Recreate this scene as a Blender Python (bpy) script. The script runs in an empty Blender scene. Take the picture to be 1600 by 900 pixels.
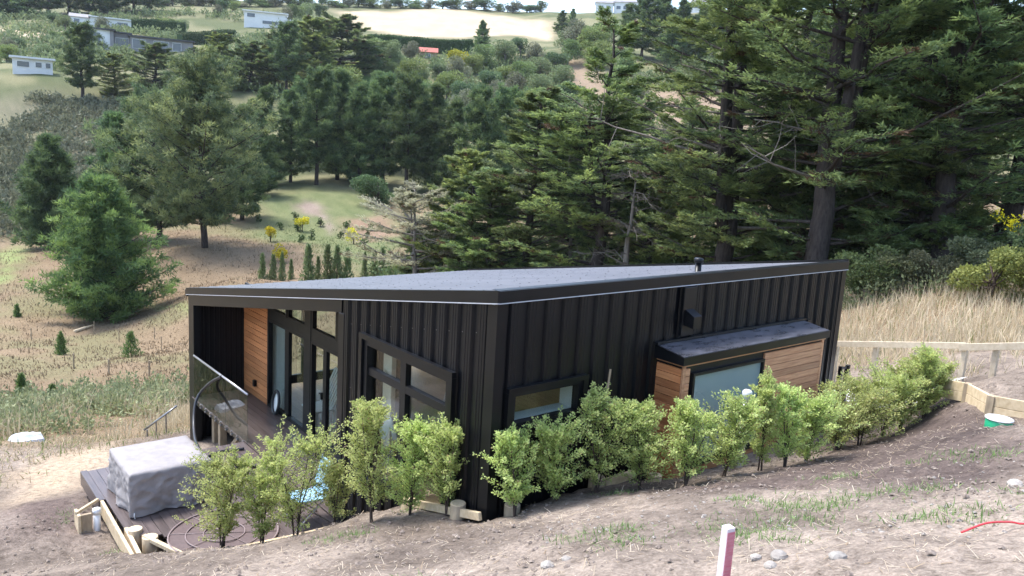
import bpy, math, random
import numpy as np
from mathutils import Vector, Matrix

# ------------------------------------------------------------------ camera, sky, sun, exposure
scene = bpy.context.scene
COL = scene.collection
cam_data = bpy.data.cameras.new('camera'); cam = bpy.data.objects.new('camera', cam_data); COL.objects.link(cam)
CAM = np.array([-5.61235879, -7.00848626, 4.34355921])
cr, cu, cf = Vector((0.77550815, -0.62871442, 0.05749155)), Vector((0.06474877, 0.16978709, 0.98335138)), Vector((0.62800852, 0.75887451, -0.17237976))
cam.matrix_world = Matrix(((cr.x, cu.x, -cf.x, CAM[0]), (cr.y, cu.y, -cf.y, CAM[1]), (cr.z, cu.z, -cf.z, CAM[2]), (0, 0, 0, 1)))
cam_data.sensor_width = 36.0; cam_data.lens = 1235.187 / 1600 * 36.0
cam_data.clip_start = 0.1; cam_data.clip_end = 3000
scene.camera = cam

SUN_EL = math.radians(66); SUN_AZ = math.atan2(0.88, -0.48)      # direction towards the sun in the XY plane
world = bpy.data.worlds.new('World'); scene.world = world; world.use_nodes = True
wn = world.node_tree.nodes; wl = world.node_tree.links
bg = wn['Background']; sky = wn.new('ShaderNodeTexSky'); sky.sky_type = 'NISHITA'; sky.sun_disc = False
sky.sun_elevation = SUN_EL; sky.sun_rotation = math.pi / 2 - SUN_AZ
sky.air_density = 1.0; sky.dust_density = 2.0; sky.ozone_density = 1.0
wl.new(sky.outputs[0], bg.inputs[0]); bg.inputs[1].default_value = 0.15
sd = bpy.data.lights.new('sun', 'SUN'); so = bpy.data.objects.new('sun', sd); COL.objects.link(so)
sd.energy = 1.5; sd.angle = math.radians(14.0); sd.color = (1.0, 0.985, 0.96)
dsun = Vector((math.cos(SUN_EL) * math.cos(SUN_AZ), math.cos(SUN_EL) * math.sin(SUN_AZ), math.sin(SUN_EL)))
so.rotation_euler = dsun.to_track_quat('Z', 'Y').to_euler(); so.location = (0, 0, 80)
scene.view_settings.view_transform = 'Standard'; scene.view_settings.look = 'None'
scene.view_settings.gamma = 1.0; scene.view_settings.exposure = 1.85
try: scene.view_settings.use_curve_mapping = False
except Exception: pass
scene.cycles.max_bounces = 6; scene.cycles.transparent_max_bounces = 12
scene.cycles.use_denoising = True

rng = np.random.default_rng(7); random.seed(7)

# ------------------------------------------------------------------ helpers
def tag(o, label=None, cat=None, group=None, kind=None):
    if label: o['label'] = label
    if cat: o['category'] = cat
    if group: o['group'] = group
    if kind: o['kind'] = kind
    return o

def link(o, parent=None):
    COL.objects.link(o)
    if parent is not None: o.parent = parent
    return o

def thing(name, label, cat, loc=(0, 0, 0), group=None, rz=0.0):
    o = bpy.data.objects.new(name, None); o.empty_display_size = 0.2
    o.location = loc; o.rotation_euler = (0, 0, rz); link(o)
    return tag(o, label, cat, group)

def root_loc(parent):
    v = np.zeros(3)
    while parent is not None:
        v += np.array(parent.location); parent = parent.parent
    return v

def mesh_arrays(name, V, F, col=None, mat=None, smooth=False):
    """V (n,3), F list of face arrays (each (k,3) or (k,4)), col (n,3) point colours."""
    V = np.asarray(V, np.float32)
    if not isinstance(F, list): F = [F]
    F = [np.asarray(f, np.int32) for f in F if len(f)]
    me = bpy.data.meshes.new(name)
    me.vertices.add(len(V)); me.vertices.foreach_set('co', V.ravel())
    loops = np.concatenate([f.ravel() for f in F]); tot = np.concatenate([np.full(len(f), f.shape[1], np.int32) for f in F])
    start = np.concatenate([[0], np.cumsum(tot)[:-1]]).astype(np.int32)
    me.loops.add(len(loops)); me.loops.foreach_set('vertex_index', loops)
    me.polygons.add(len(tot)); me.polygons.foreach_set('loop_start', start); me.polygons.foreach_set('loop_total', tot)
    me.polygons.foreach_set('use_smooth', np.full(len(tot), bool(smooth)))
    if col is not None:
        a = me.color_attributes.new('Col', 'FLOAT_COLOR', 'POINT')
        c = np.ones((len(V), 4), np.float32); c[:, :3] = col; a.data.foreach_set('color', c.ravel())
    me.update(calc_edges=True)
    if mat is not None: me.materials.append(mat)
    return me

def obj(name, me, parent=None, shift=True):
    """links a mesh whose vertices are in world space under a parent that sits at a world location"""
    if parent is not None and shift:
        v = root_loc(parent)
        if np.abs(v).max() > 1e-9:
            me.transform(Matrix.Translation(Vector(-v)))
    return link(bpy.data.objects.new(name, me), parent)

BOXV = np.array([(-.5, -.5, -.5), (.5, -.5, -.5), (.5, .5, -.5), (-.5, .5, -.5), (-.5, -.5, .5), (.5, -.5, .5), (.5, .5, .5), (-.5, .5, .5)])
BOXF = np.array([(0, 3, 2, 1), (4, 5, 6, 7), (0, 1, 5, 4), (1, 2, 6, 5), (2, 3, 7, 6), (3, 0, 4, 7)])
_unit = {}
def piece(name, x0, x1, y0, y1, z0, z1, mat, parent):
    """a plain box piece that shares one unit mesh per material (boards, sheets of trim); a leaf of the tree only"""
    k = mat.name
    if k not in _unit: _unit[k] = mesh_arrays('unit_' + k, BOXV, BOXF, mat=mat)
    o = bpy.data.objects.new(name, _unit[k]); v = root_loc(parent)
    o.location = ((x0 + x1) / 2 - v[0], (y0 + y1) / 2 - v[1], (z0 + z1) / 2 - v[2]); o.scale = (abs(x1 - x0), abs(y1 - y0), abs(z1 - z0))
    return link(o, parent)

class MB:
    """collects shapes in world space for one mesh"""
    def __init__(s): s.V = []; s.F4 = []; s.F3 = []; s.n = 0
    def add(s, V, F):
        V = np.asarray(V, float); F = np.asarray(F, int)
        (s.F4 if F.shape[1] == 4 else s.F3).append(F + s.n); s.V.append(V); s.n += len(V); return s
    def box(s, x0, x1, y0, y1, z0, z1):
        V = BOXV * np.array([x1 - x0, y1 - y0, z1 - z0]) + np.array([(x0 + x1) / 2, (y0 + y1) / 2, (z0 + z1) / 2]); return s.add(V, BOXF)
    def cbox(s, x0, x1, y0, y1, z0, z1, c=0.006):
        """chamfered box"""
        ctr = np.array([(x0 + x1) / 2, (y0 + y1) / 2, (z0 + z1) / 2]); h = np.array([x1 - x0, y1 - y0, z1 - z0]) / 2
        return s._cb(ctr, np.eye(3), h, c)
    def _cb(s, ctr, R, h, c):
        V = []; idx = {}
        for sx in (-1, 1):
            for sy in (-1, 1):
                for sz in (-1, 1):
                    for a in range(3):
                        p = np.array([sx, sy, sz]) * h
                        q = p.copy()
                        for b in range(3):
                            if b != a: q[b] -= np.sign(p[b]) * c
                        idx[(sx, sy, sz, a)] = len(V); V.append(q)
        F4 = []; F3 = []
        for a in range(3):
            b, d = (a + 1) % 3, (a + 2) % 3
            for sg in (-1, 1):
                loop = []
                for (sb, sdd) in ((-1, -1), (1, -1), (1, 1), (-1, 1)):
                    k = [0, 0, 0]; k[a] = sg; k[b] = sb; k[d] = sdd; loop.append(idx[(*k, a)])
                F4.append(loop if sg > 0 else loop[::-1])
        for a in range(3):
            b, d = (a + 1) % 3, (a + 2) % 3
            for sb in (-1, 1):
                for sdd in (-1, 1):
                    k0 = [0, 0, 0]; k1 = [0, 0, 0]
                    k0[a] = -1; k1[a] = 1; k0[b] = k1[b] = sb; k0[d] = k1[d] = sdd
                    F4.append([idx[(*k0, b)], idx[(*k1, b)], idx[(*k1, d)], idx[(*k0, d)]])
        for sx in (-1, 1):
            for sy in (-1, 1):
                for sz in (-1, 1): F3.append([idx[(sx, sy, sz, 0)], idx[(sx, sy, sz, 1)], idx[(sx, sy, sz, 2)]])
        V = np.array(V) @ R.T + ctr; n = s.n
        s.add(V, np.array(F4)); s.F3.append(np.array(F3) + n); return s
    def beam(s, p, q, w, h, c=0.004, up=(0, 0, 1)):
        p = np.array(p, float); q = np.array(q, float); d = q - p; L = np.linalg.norm(d); d /= L
        up = np.array(up, float)
        if abs(d @ up) > .98: up = np.array([1., 0, 0])
        sd = np.cross(up, d); sd /= np.linalg.norm(sd); u2 = np.cross(d, sd)
        return s._cb((p + q) / 2, np.stack([d, sd, u2], 1), np.array([L / 2, w / 2, h / 2]), min(c, w / 4, h / 4))
    def tube(s, P, r, seg=8, cap=True):
        P = np.asarray(P, float); n = len(P); r = np.broadcast_to(np.asarray(r, float), (n,))
        T = np.gradient(P, axis=0); T /= np.linalg.norm(T, axis=1)[:, None] + 1e-12
        a = np.array([0, 0, 1.]) if abs(T[0, 2]) < .9 else np.array([1., 0, 0])
        N = np.cross(T, a); N /= np.linalg.norm(N, axis=1)[:, None] + 1e-9
        for i in range(1, n):
            v = N[i - 1] - T[i] * (N[i - 1] @ T[i]); N[i] = v / (np.linalg.norm(v) + 1e-9)
        B = np.cross(T, N); th = np.linspace(0, 2 * np.pi, seg, endpoint=False)
        ring = (np.cos(th)[None, :, None] * N[:, None] + np.sin(th)[None, :, None] * B[:, None]) * r[:, None, None] + P[:, None]
        V = ring.reshape(-1, 3); i = np.arange(n - 1)[:, None] * seg; j = np.arange(seg)[None]; k = (j + 1) % seg
        F = np.stack([i + j, i + k, i + seg + k, i + seg + j], -1).reshape(-1, 4)
        n0 = s.n; s.add(V, F)
        if cap:
            C0 = s.n; s.V.append(np.array([P[0], P[-1]])); s.n += 2
            jj = np.arange(seg); kk = (jj + 1) % seg
            s.F3.append(np.stack([np.full(seg, C0), n0 + kk, n0 + jj], -1)); o = n0 + (n - 1) * seg
            s.F3.append(np.stack([np.full(seg, C0 + 1), o + jj, o + kk], -1))
        return s
    def mesh(s, name, mat, smooth=False, col=None):
        F = []
        if s.F4: F.append(np.concatenate(s.F4))
        if s.F3: F.append(np.concatenate(s.F3))
        return mesh_arrays(name, np.concatenate(s.V), F, col, mat, smooth)
    def build(s, name, mat, parent=None, smooth=False): return obj(name, s.mesh(name, mat, smooth), parent)

# value noise / fbm on numpy
def _hash(ix, iy, iz, seed):
    h = (ix.astype(np.int64) * 374761393 + iy.astype(np.int64) * 668265263 + iz.astype(np.int64) * 2147483647 + seed * 1274126177) & 0xFFFFFFFF
    h = ((h ^ (h >> 13)) * 1274126177) & 0xFFFFFFFF
    return ((h ^ (h >> 16)) & 0xFFFFFF) / float(0xFFFFFF)
def vnoise(x, y, seed=0, z=None):
    x = np.asarray(x, float); y = np.asarray(y, float)
    ix = np.floor(x); iy = np.floor(y); fx = x - ix; fy = y - iy; fx = fx * fx * (3 - 2 * fx); fy = fy * fy * (3 - 2 * fy)
    z0 = np.zeros_like(ix)
    a = _hash(ix, iy, z0, seed); b = _hash(ix + 1, iy, z0, seed); c = _hash(ix, iy + 1, z0, seed); d = _hash(ix + 1, iy + 1, z0, seed)
    return (a + (b - a) * fx) * (1 - fy) + (c + (d - c) * fx) * fy
def fbm(x, y, seed=0, octv=4, gain=.5):
    s = 0; a = 1; t = 0
    for i in range(octv): s = s + a * vnoise(np.asarray(x) * 2 ** i + 17.3 * i, np.asarray(y) * 2 ** i - 9.1 * i, seed + i); t += a; a *= gain
    return s / t

# ------------------------------------------------------------------ materials
def new_mat(name):
    m = bpy.data.materials.new(name); m.use_nodes = True
    n = m.node_tree.nodes; l = m.node_tree.links; b = n['Principled BSDF']
    return m, n, l, b
def setin(b, **k):
    for a, v in k.items():
        a = a.replace('_', ' ')
        if a in b.inputs: b.inputs[a].default_value = v
def ramp(n, stops):
    r = n.new('ShaderNodeValToRGB'); e = r.color_ramp.elements
    e[0].position = stops[0][0]; e[0].color = (*stops[0][1], 1); e[1].position = stops[-1][0]; e[1].color = (*stops[-1][1], 1)
    for p, c in stops[1:-1]: x = e.new(p); x.color = (*c, 1)
    return r
def pos_noise(n, l, scale=(1, 1, 1), ns=1.0, detail=4, rough=.55):
    g = n.new('ShaderNodeNewGeometry'); mp = n.new('ShaderNodeMapping'); mp.inputs['Scale'].default_value = scale
    t = n.new('ShaderNodeTexNoise'); t.inputs['Scale'].default_value = ns; t.inputs['Detail'].default_value = detail; t.inputs['Roughness'].default_value = rough
    l.new(g.outputs['Position'], mp.inputs[0]); l.new(mp.outputs[0], t.inputs['Vector']); return t
def bump(n, l, b, tex, strength=.3, dist=.02):
    bm = n.new('ShaderNodeBump'); bm.inputs['Strength'].default_value = strength; bm.inputs['Distance'].default_value = dist
    l.new(tex.outputs[0], bm.inputs['Height']); l.new(bm.outputs[0], b.inputs['Normal']); return bm
def mat_simple(name, c0, c1, rough=.6, scale=(3, 3, 3), ns=4, spec=.4, metal=0, bst=.2, bdist=.01, rand=0.0, rr=.12):
    m, n, l, b = new_mat(name); t = pos_noise(n, l, scale, ns)
    r = ramp(n, [(.3, c0), (.7, c1)]); l.new(t.outputs[0], r.inputs[0]); out = r.outputs[0]
    if rand > 0:
        oi = n.new('ShaderNodeObjectInfo'); hs = n.new('ShaderNodeHueSaturation'); mr = n.new('ShaderNodeMapRange')
        mr.inputs['To Min'].default_value = 1 - rand; mr.inputs['To Max'].default_value = 1 + rand
        l.new(oi.outputs['Random'], mr.inputs[0]); l.new(mr.outputs[0], hs.inputs['Value']); l.new(out, hs.inputs['Color']); out = hs.outputs[0]
    l.new(out, b.inputs['Base Color'])
    mr2 = n.new('ShaderNodeMapRange'); mr2.inputs['To Min'].default_value = max(.02, rough - rr); mr2.inputs['To Max'].default_value = min(1, rough + rr)
    l.new(t.outputs[0], mr2.inputs[0]); l.new(mr2.outputs[0], b.inputs['Roughness'])
    setin(b, Metallic=metal); b.inputs['Specular IOR Level'].default_value = spec
    if bst: bump(n, l, b, t, bst, bdist)
    return m
def mat_leaf(name, trans=.3, rough=.55, hue=.012, val=.18, spec=.25):
    m, n, l, b = new_mat(name); at = n.new('ShaderNodeAttribute'); at.attribute_name = 'Col'
    oi = n.new('ShaderNodeObjectInfo'); hs = n.new('ShaderNodeHueSaturation')
    m1 = n.new('ShaderNodeMapRange'); m1.inputs['To Min'].default_value = 1 - val; m1.inputs['To Max'].default_value = 1 + val
    m2 = n.new('ShaderNodeMapRange'); m2.inputs['To Min'].default_value = .5 - hue; m2.inputs['To Max'].default_value = .5 + hue
    l.new(oi.outputs['Random'], m1.inputs[0]); l.new(oi.outputs['Random'], m2.inputs[0]); l.new(m1.outputs[0], hs.inputs['Value']); l.new(m2.outputs[0], hs.inputs['Hue'])
    l.new(at.outputs['Color'], hs.inputs['Color']); l.new(hs.outputs[0], b.inputs['Base Color']); setin(b, Roughness=rough); b.inputs['Specular IOR Level'].default_value = spec
    tr = n.new('ShaderNodeBsdfTranslucent'); l.new(hs.outputs[0], tr.inputs[0]); mx = n.new('ShaderNodeMixShader'); mx.inputs[0].default_value = trans
    l.new(b.outputs[0], mx.inputs[1]); l.new(tr.outputs[0], mx.inputs[2]); l.new(mx.outputs[0], n['Material Output'].inputs[0]); return m
def mat_glass(name, tint=(.9, .95, .93), refl=1.0):
    m, n, l, b = new_mat(name); n.remove(b)
    tp = n.new('ShaderNodeBsdfTransparent'); tp.inputs[0].default_value = (*tint, 1); gl = n.new('ShaderNodeBsdfGlossy'); gl.inputs['Roughness'].default_value = .015
    fr = n.new('ShaderNodeFresnel'); fr.inputs[0].default_value = 1.5; mt = n.new('ShaderNodeMath'); mt.operation = 'MULTIPLY_ADD'; mt.inputs[1].default_value = refl; mt.inputs[2].default_value = .04
    mx = n.new('ShaderNodeMixShader'); l.new(fr.outputs[0], mt.inputs[0]); l.new(mt.outputs[0], mx.inputs[0]); l.new(tp.outputs[0], mx.inputs[1]); l.new(gl.outputs[0], mx.inputs[2])
    gm = n.new('ShaderNodeNewGeometry'); sb = n.new('ShaderNodeMath'); sb.operation = 'SUBTRACT'; sb.inputs[0].default_value = 1; l.new(gm.outputs['Backfacing'], sb.inputs[1])
    m2 = n.new('ShaderNodeMath'); m2.operation = 'MULTIPLY'; l.new(mt.outputs[0], m2.inputs[0]); l.new(sb.outputs[0], m2.inputs[1]); l.new(m2.outputs[0], mx.inputs[0])
    l.new(mx.outputs[0], n['Material Output'].inputs[0]); return m

M = {}
M['steel'] = mat_simple('black_steel', (.0035, .0038, .0052), (.0060, .0064, .0082), .36, (1, 1, .4), 2.0, .30, 0, .06, .01, .10, .06)
M['roof'] = mat_simple('roof_steel', (.115, .116, .130), (.150, .151, .167), .40, (1, .4, 1), 1.5, .6, 0, .05, .01, .03, .08)
M['trim'] = mat_simple('trim_steel', (.0045, .0048, .006), (.007, .0075, .009), .34, (1, 1, 1), 3, .30, 0, .03, .01, .05, .05)
M['frame'] = mat_simple('window_frame', (.005, .005, .0065), (.008, .008, .0095), .42, (1, 1, 1), 5, .35, 0, 0)
M['drip'] = mat_simple('drip_trim', (.42, .43, .46), (.52, .53, .56), .4, (1, 1, 1), 5, .5, 0, 0)
M['cedarY'] = mat_simple('cedar_along_y', (.42, .145, .055), (.66, .29, .12), .52, (14, .9, 14), 3.0, .35, 0, .25, .004, .24)
M['cedarX'] = mat_simple('cedar_along_x', (.46, .205, .10), (.68, .37, .20), .58, (.9, 14, 14), 3.0, .3, 0, .25, .004, .24)
M['deckY'] = mat_simple('deck_along_y', (.070, .054, .050), (.128, .101, .094), .36, (10, .7, 10), 3.0, .5, 0, .3, .004, .16)
M['pineT'] = mat_simple('pale_timber', (.47, .36, .22), (.64, .52, .35), .7, (4, 4, 4), 3.0, .25, 0, .3, .006, .15)
M['greyT'] = mat_simple('weathered_timber', (.27, .21, .14), (.42, .33, .22), .75, (5, 5, 2), 3.0, .25, 0, .35, .008, .15)
M['ends'] = mat_simple('sawn_end_grain', (.55, .43, .27), (.70, .57, .39), .75, (9, 9, 9), 4.0, .2, 0, .3, .004, .1)
M['concrete'] = mat_simple('pale_concrete', (.58, .57, .54), (.74, .73, .70), .8, (2, 2, 2), 3.0, .25, 0, .3, .01)
M['cover'] = mat_simple('cover_fabric', (.245, .225, .22), (.32, .297, .29), .66, (2, 2, 2), 3.0, .3, 0, .25, .02)
M['pvc'] = mat_simple('white_pvc', (.72, .73, .73), (.80, .81, .81), .35, (3, 3, 3), 3.0, .5, 0, 0)
M['poly'] = mat_simple('black_poly_pipe', (.018, .019, .024), (.028, .030, .036), .38, (3, 3, 3), 3.0, .5, 0, 0)
M['metal'] = mat_simple('galvanised_metal', (.22, .22, .22), (.34, .34, .34), .35, (3, 3, 3), 5.0, .5, .8, .05)
M['rail'] = mat_simple('satin_rail', (.30, .30, .31), (.38, .38, .39), .32, (3, 3, 3), 5.0, .5, .7, 0)
M['white'] = mat_simple('white_paint', (.74, .74, .72), (.82, .82, .80), .5, (2, 2, 2), 3.0, .4, 0, 0)
M['plaster'] = mat_simple('interior_lining', (.62, .58, .52), (.70, .66, .60), .8, (1, 1, 1), 2.0, .2, 0, 0)
M['ply'] = mat_simple('plywood_lining', (.32, .20, .11), (.44, .29, .17), .6, (1, 1, 9), 2.0, .3, 0, 0)
M['floorw'] = mat_simple('interior_floor', (.30, .19, .12), (.40, .27, .17), .45, (8, .8, 1), 2.0, .4, 0, 0, rand=.1)
M['beige'] = mat_simple('beige_reveal', (.50, .44, .35), (.58, .52, .43), .7, (1, 1, 1), 2.0, .3, 0, 0)
M['curtain'] = mat_simple('white_curtain', (.66, .69, .70), (.78, .80, .80), .9, (1, 1, 1), 2.0, .1, 0, 0)
_n = M['curtain'].node_tree.nodes; _l = M['curtain'].node_tree.links; _t = _n.new('ShaderNodeBsdfTranslucent'); _t.inputs[0].default_value = (.8, .83, .84, 1); _m = _n.new('ShaderNodeMixShader'); _m.inputs[0].default_value = .5
_l.new(_n['Principled BSDF'].outputs[0], _m.inputs[1]); _l.new(_t.outputs[0], _m.inputs[2]); _l.new(_m.outputs[0], _n['Material Output'].inputs[0])
M['frost'] = mat_simple('frosted_glass', (.215, .285, .29), (.245, .315, .32), .25, (.5, .5, .5), 1.0, .6, 0, 0)
M['green'] = mat_simple('green_plastic', (.02, .36, .17), (.03, .42, .21), .4, (3, 3, 3), 3.0, .5, 0, 0)
M['red'] = mat_simple('red_cord', (.62, .04, .05), (.72, .07, .08), .5, (9, 9, 9), 3.0, .4, 0, 0)
M['pink'] = mat_simple('pink_marker_paint', (.52, .13, .18), (.56, .26, .29), .6, (6, 6, 40), 2.0, .3, 0, .2)
M['blue'] = mat_simple('pale_blue_fabric', (.22, .42, .56), (.36, .55, .66), .7, (6, 6, 6), 3.0, .3, 0, .3)
M['mat'] = mat_simple('brown_mat', (.095, .068, .064), (.135, .098, .092), .6, (5, 5, 5), 4.0, .3, 0, .3)
M['hoop'] = mat_simple('pale_hoop', (.20, .155, .148), (.26, .20, .19), .5, (5, 5, 5), 4.0, .3, 0, 0)
M['roofgrey'] = mat_simple('felt_roof', (.035, .036, .042), (.13, .13, .15), .30, (1.2, 3.0, 1), 2.2, .55, 0, .15, .01, rr=.18)
M['stone'] = mat_simple('pale_stone', (.24, .215, .19), (.38, .35, .31), .85, (6, 6, 6), 3.0, .2, 0, .5, .02, .2)
M['clod'] = mat_simple('soil_clod', (.12, .095, .078), (.29, .24, .20), .95, (8, 8, 8), 3.0, .1, 0, .6, .02)
M['bark'] = mat_simple('dark_bark', (.030, .024, .022), (.075, .062, .055), .9, (5, 5, 1.2), 2.0, .15, 0, .8, .05)
M['barkg'] = mat_simple('grey_bark', (.12, .105, .09), (.24, .215, .19), .9, (5, 5, 1.2), 2.0, .15, 0, .8, .04)
M['stem'] = mat_simple('shrub_stem', (.055, .038, .030), (.10, .075, .06), .8, (8, 8, 3), 2.0, .2, 0, .3)
M['tile'] = mat_simple('red_roof', (.34, .10, .075), (.44, .15, .11), .7, (3, 3, 3), 2.0, .2, 0, 0)
M['farwall'] = mat_simple('far_white_wall', (.66, .66, .65), (.74, .74, .73), .7, (1, 1, 1), .5, .3, 0, 0)
M['fargrey'] = mat_simple('far_grey_wall', (.20, .19, .19), (.27, .26, .26), .7, (1, 1, 1), .5, .3, 0, 0)
M['fardark'] = mat_simple('far_dark_roof', (.05, .05, .055), (.08, .08, .085), .6, (1, 1, 1), .5, .3, 0, 0)
M['farglass'] = mat_simple('far_window_glass', (.06, .08, .10), (.10, .12, .15), .12, (1, 1, 1), .5, .6, 0, 0)
M['plastic'] = mat_simple('grey_plastic_wrap', (.50, .53, .56), (.66, .68, .70), .35, (3, 3, 3), 2.0, .5, 0, .3, .03)
M['leaf'] = mat_leaf('leaf'); M['needle'] = mat_leaf('needle', .42, .6); M['shrubleaf'] = mat_leaf('shrub_leaf', .48, .42, .016, .20, .4); M['blade'] = mat_leaf('grass_blade', .35, .7, 0, 0, .15)
M['glass'] = mat_glass('window_glass', (.86, .90, .88), 1.15); M['railglass'] = mat_glass('balustrade_glass', (.80, .86, .84), .75)
M['hedgecore'] = mat_simple('hedge_core', (.025, .045, .018), (.045, .075, .03), .9, (2, 2, 2), 2.0, .1, 0, .4, .1)
M['newpine'] = mat_simple('new_pale_timber', (.46, .375, .26), (.60, .51, .375), .7, (4, 4, 4), 3.0, .25, 0, .2, .006, .06)
M['peg'] = mat_simple('peg_paint', (.60, .50, .53), (.74, .72, .72), .6, (3, 3, 6), 3.0, .3, 0, .2)

# ------------------------------------------------------------------ terrain
CTRL=[(-1.99,3.48,-1.5),(-1.5,3.24,-1.4),(-1.14,2.92,-1.28),(-5.6,-7,2.74),(-8,-9.5,3.7),(-2,-9.5,3.4),(1,-6.2,2.35),(5,-10,2.9),(-9,-4,1.75),(-6,0,0.15),(-10,2,-0.5),(-4.6,5,-1.85),(0,-0.15,0),(-0.4,1.1,-0.42),(-1.2,1.9,-0.72),(-2.4,2.6,-0.98),(-0.1,3.3,-1.52),(-0.1,2,-0.74),(-1.2,3.5,-1.6),(-2.1,3.7,-1.62),(-3.05,4.3,-1.62),(-3.4,5.6,-2),(-3.3,7.8,-2.1),(0,10.8,-2.75),(0,13,-3.2),(4,12.5,-3.2),(8,12,-3),(1.5,-0.2,-0.02),(3.2,-0.65,-0.02),(6.4,-0.65,-0.05),(8.2,0,-0.1),(8.2,5,-1.6),(12,8,-2.2),(2.16,-1.25,0.32),(2.75,-1.4,0.32),(3.46,-1.45,0.27),(4.49,-1.5,0.25),(5.57,-1.45,0.16),(7.34,-1.3,-0.02),(7.34,-1.68,0.29),(6.93,-2.29,0.71),(4.88,-3.72,1.39),(3.05,-4.55,1.75),(6.27,-3.47,1.13),(3.61,-3.13,1),(8.09,-2.26,1.04),(9.53,-0.45,0.21),(9.55,0.68,-0.17),(9.73,-2.47,0.97),(11.3,1.64,-0.19),(12.02,0.06,0.41),(12.11,-1.7,0.88),(-0.01,-5.49,2.18),(0.48,-4,1.52),(0.09,-2.29,0.92),(17.61,4.68,-0.2),(19.36,3.25,0.53),(20.18,0.96,0.89),(24.87,8.05,0.2),(28.97,6.15,0.59),(32.55,4.99,0.59),(29.49,0.99,1.36),(13.95,-2.83,0.88),(6.29,-5.51,1.42),(-4.53,4.74,-1.7),(-3.88,6.08,-1.81),(-4.13,8.42,-2.28),(-2.46,11.73,-2.98),(-3.53,13.89,-3.2),(-0.43,15.4,-4.16),(0.55,14.11,-3.74),(-1.93,19.74,-4.8),(-2.28,25.82,-6.05),(1.37,28.31,-6.99),(5.35,30.42,-7.45),(-5.03,25.99,-5.64),(-6.63,8.96,-1.97),(-7.89,34.93,-6.74),(-0.43,42.72,-8.5),(3.21,42.21,-8.82),(8.87,45.01,-9.37),(9.04,55.29,-9.8),(4.02,60.31,-9.38),(3.23,74.51,-9.17),(9.86,83.68,-8.21),(-5.53,74.99,-8.76),(-14.5,92.6,-9.29),(6.39,87.23,-8.83),(18.11,69.39,-6.59),(14.37,66.32,-7.9),(21.57,63.96,-6.7),(20.29,53.7,-7.31),(15.28,51.36,-6.62),(34.27,75.9,-6.68),(39,85.83,-4.74),(34.48,95.43,-3.96),(46.06,82.09,-4.41),(48.84,102.17,-2.23),(52.2,84.21,-3.77),(32.11,47.15,-5.85),(25.63,46.54,-6.45),(27.38,23.59,-3.86),(24.23,26.67,-4.19),(28.14,17.99,-2.71),(30.54,14.37,-1.79),(26.21,13.76,-1.28),(24.33,33.03,-4.54),(39.65,35.36,-3.4),(46.67,26.32,-2.41),(65.28,87.32,-3.08),(67.19,68.65,-3.2),(74.12,53.34,-1.75),(77.65,38.73,-0.36),(82.89,27.53,0.7),(9.42,95.9,-8.87),(9.8,112,-6.32),(18.03,108.6,-6.85),(12.65,131.79,-1.43),(24.77,139.88,1.79),(36.9,147.24,4.49),(54.5,146.65,5.58),(13.44,156.89,5.07),(28.4,161.6,8.71),(22.37,175.86,13),(15.82,174.73,11.72),(51.13,174.32,14.48),(65.97,158.15,12.81),(76.95,147.29,10.95),(87.6,129.14,9.17),(96.98,115.77,7.43),(101.34,179.5,22.31),(87.28,170.11,17.81),(115.37,170.72,23.78),(116.61,222.48,35.51),(127.74,192.54,30.43),(125.81,156.78,22.74),(152.84,173.25,33.61),(53.43,217.35,23.06),(54.79,271.52,32.76),(43.73,268.61,31.07),(26.56,261.07,27.38),(76.66,255.4,32.58),(65.54,243.07,29.97),(103.8,261.56,39.61),(119.13,254.79,41.18),(163.38,310.86,58.55),(204.45,303.63,64.81),(237.76,284.83,66.64),(145.16,234.84,41.08),(153.1,270.86,49.37),(177.81,230.39,45.04),(35.79,335.5,40.35),(64.5,346.1,48.99),(102.23,336.46,54.3),(139.25,328.01,59.15),(260.65,317.8,77.67),(193.25,190.11,43.19),(190.93,147.5,36.36),(142.39,127.51,20.44),(137.83,84.24,17.92),(150.72,71.65,21.29),(140.28,98.42,20.99),(113.11,84.67,10.16),(172.41,59.38,25.53),(234.16,93.53,41.96),(236.5,133.64,46.92),(260.27,188.46,61.24),(277.26,92.91,49.38),(218.35,45.37,31.2),(-1.4,262.96,23.05),(-11.83,162.88,1.26),(87.28,12.88,3.87),(192.45,20.75,27.28),(-37.14,271.21,20.48)]
CP = np.array(CTRL)
def _kern(r2): return np.sqrt(r2 + 2.25)
def _fit():
    n = len(CP); d2 = ((CP[:, None, :2] - CP[None, :, :2]) ** 2).sum(-1)
    A = np.zeros((n + 3, n + 3)); A[:n, :n] = _kern(d2) - .02 * np.eye(n); A[:n, n] = 1; A[:n, n + 1:] = CP[:, :2]; A[n, :n] = 1; A[n + 1:, :n] = CP[:, :2].T
    b = np.zeros(n + 3); b[:n] = CP[:, 2]; return np.linalg.solve(A, b)
_W = _fit()
def base_height(x, y):
    x = np.asarray(x, float); y = np.asarray(y, float); sh = x.shape; x = x.ravel(); y = y.ravel(); n = len(CP); out = np.empty(len(x))
    for i in range(0, len(x), 60000):
        s = slice(i, i + 60000); d2 = (x[s, None] - CP[None, :, 0]) ** 2 + (y[s, None] - CP[None, :, 1]) ** 2
        out[s] = _kern(d2) @ _W[:n] + _W[n] + _W[n + 1] * x[s] + _W[n + 2] * y[s]
    hi = out > 60; out[hi] = 60 + 16 * np.tanh((out[hi] - 60) / 16)
    return np.maximum(out, -14).reshape(sh)
def smooth(a, b, x):
    t = np.clip((x - a) / (b - a), 0, 1); return t * t * (3 - 2 * t)
ZF = -1.684
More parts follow.
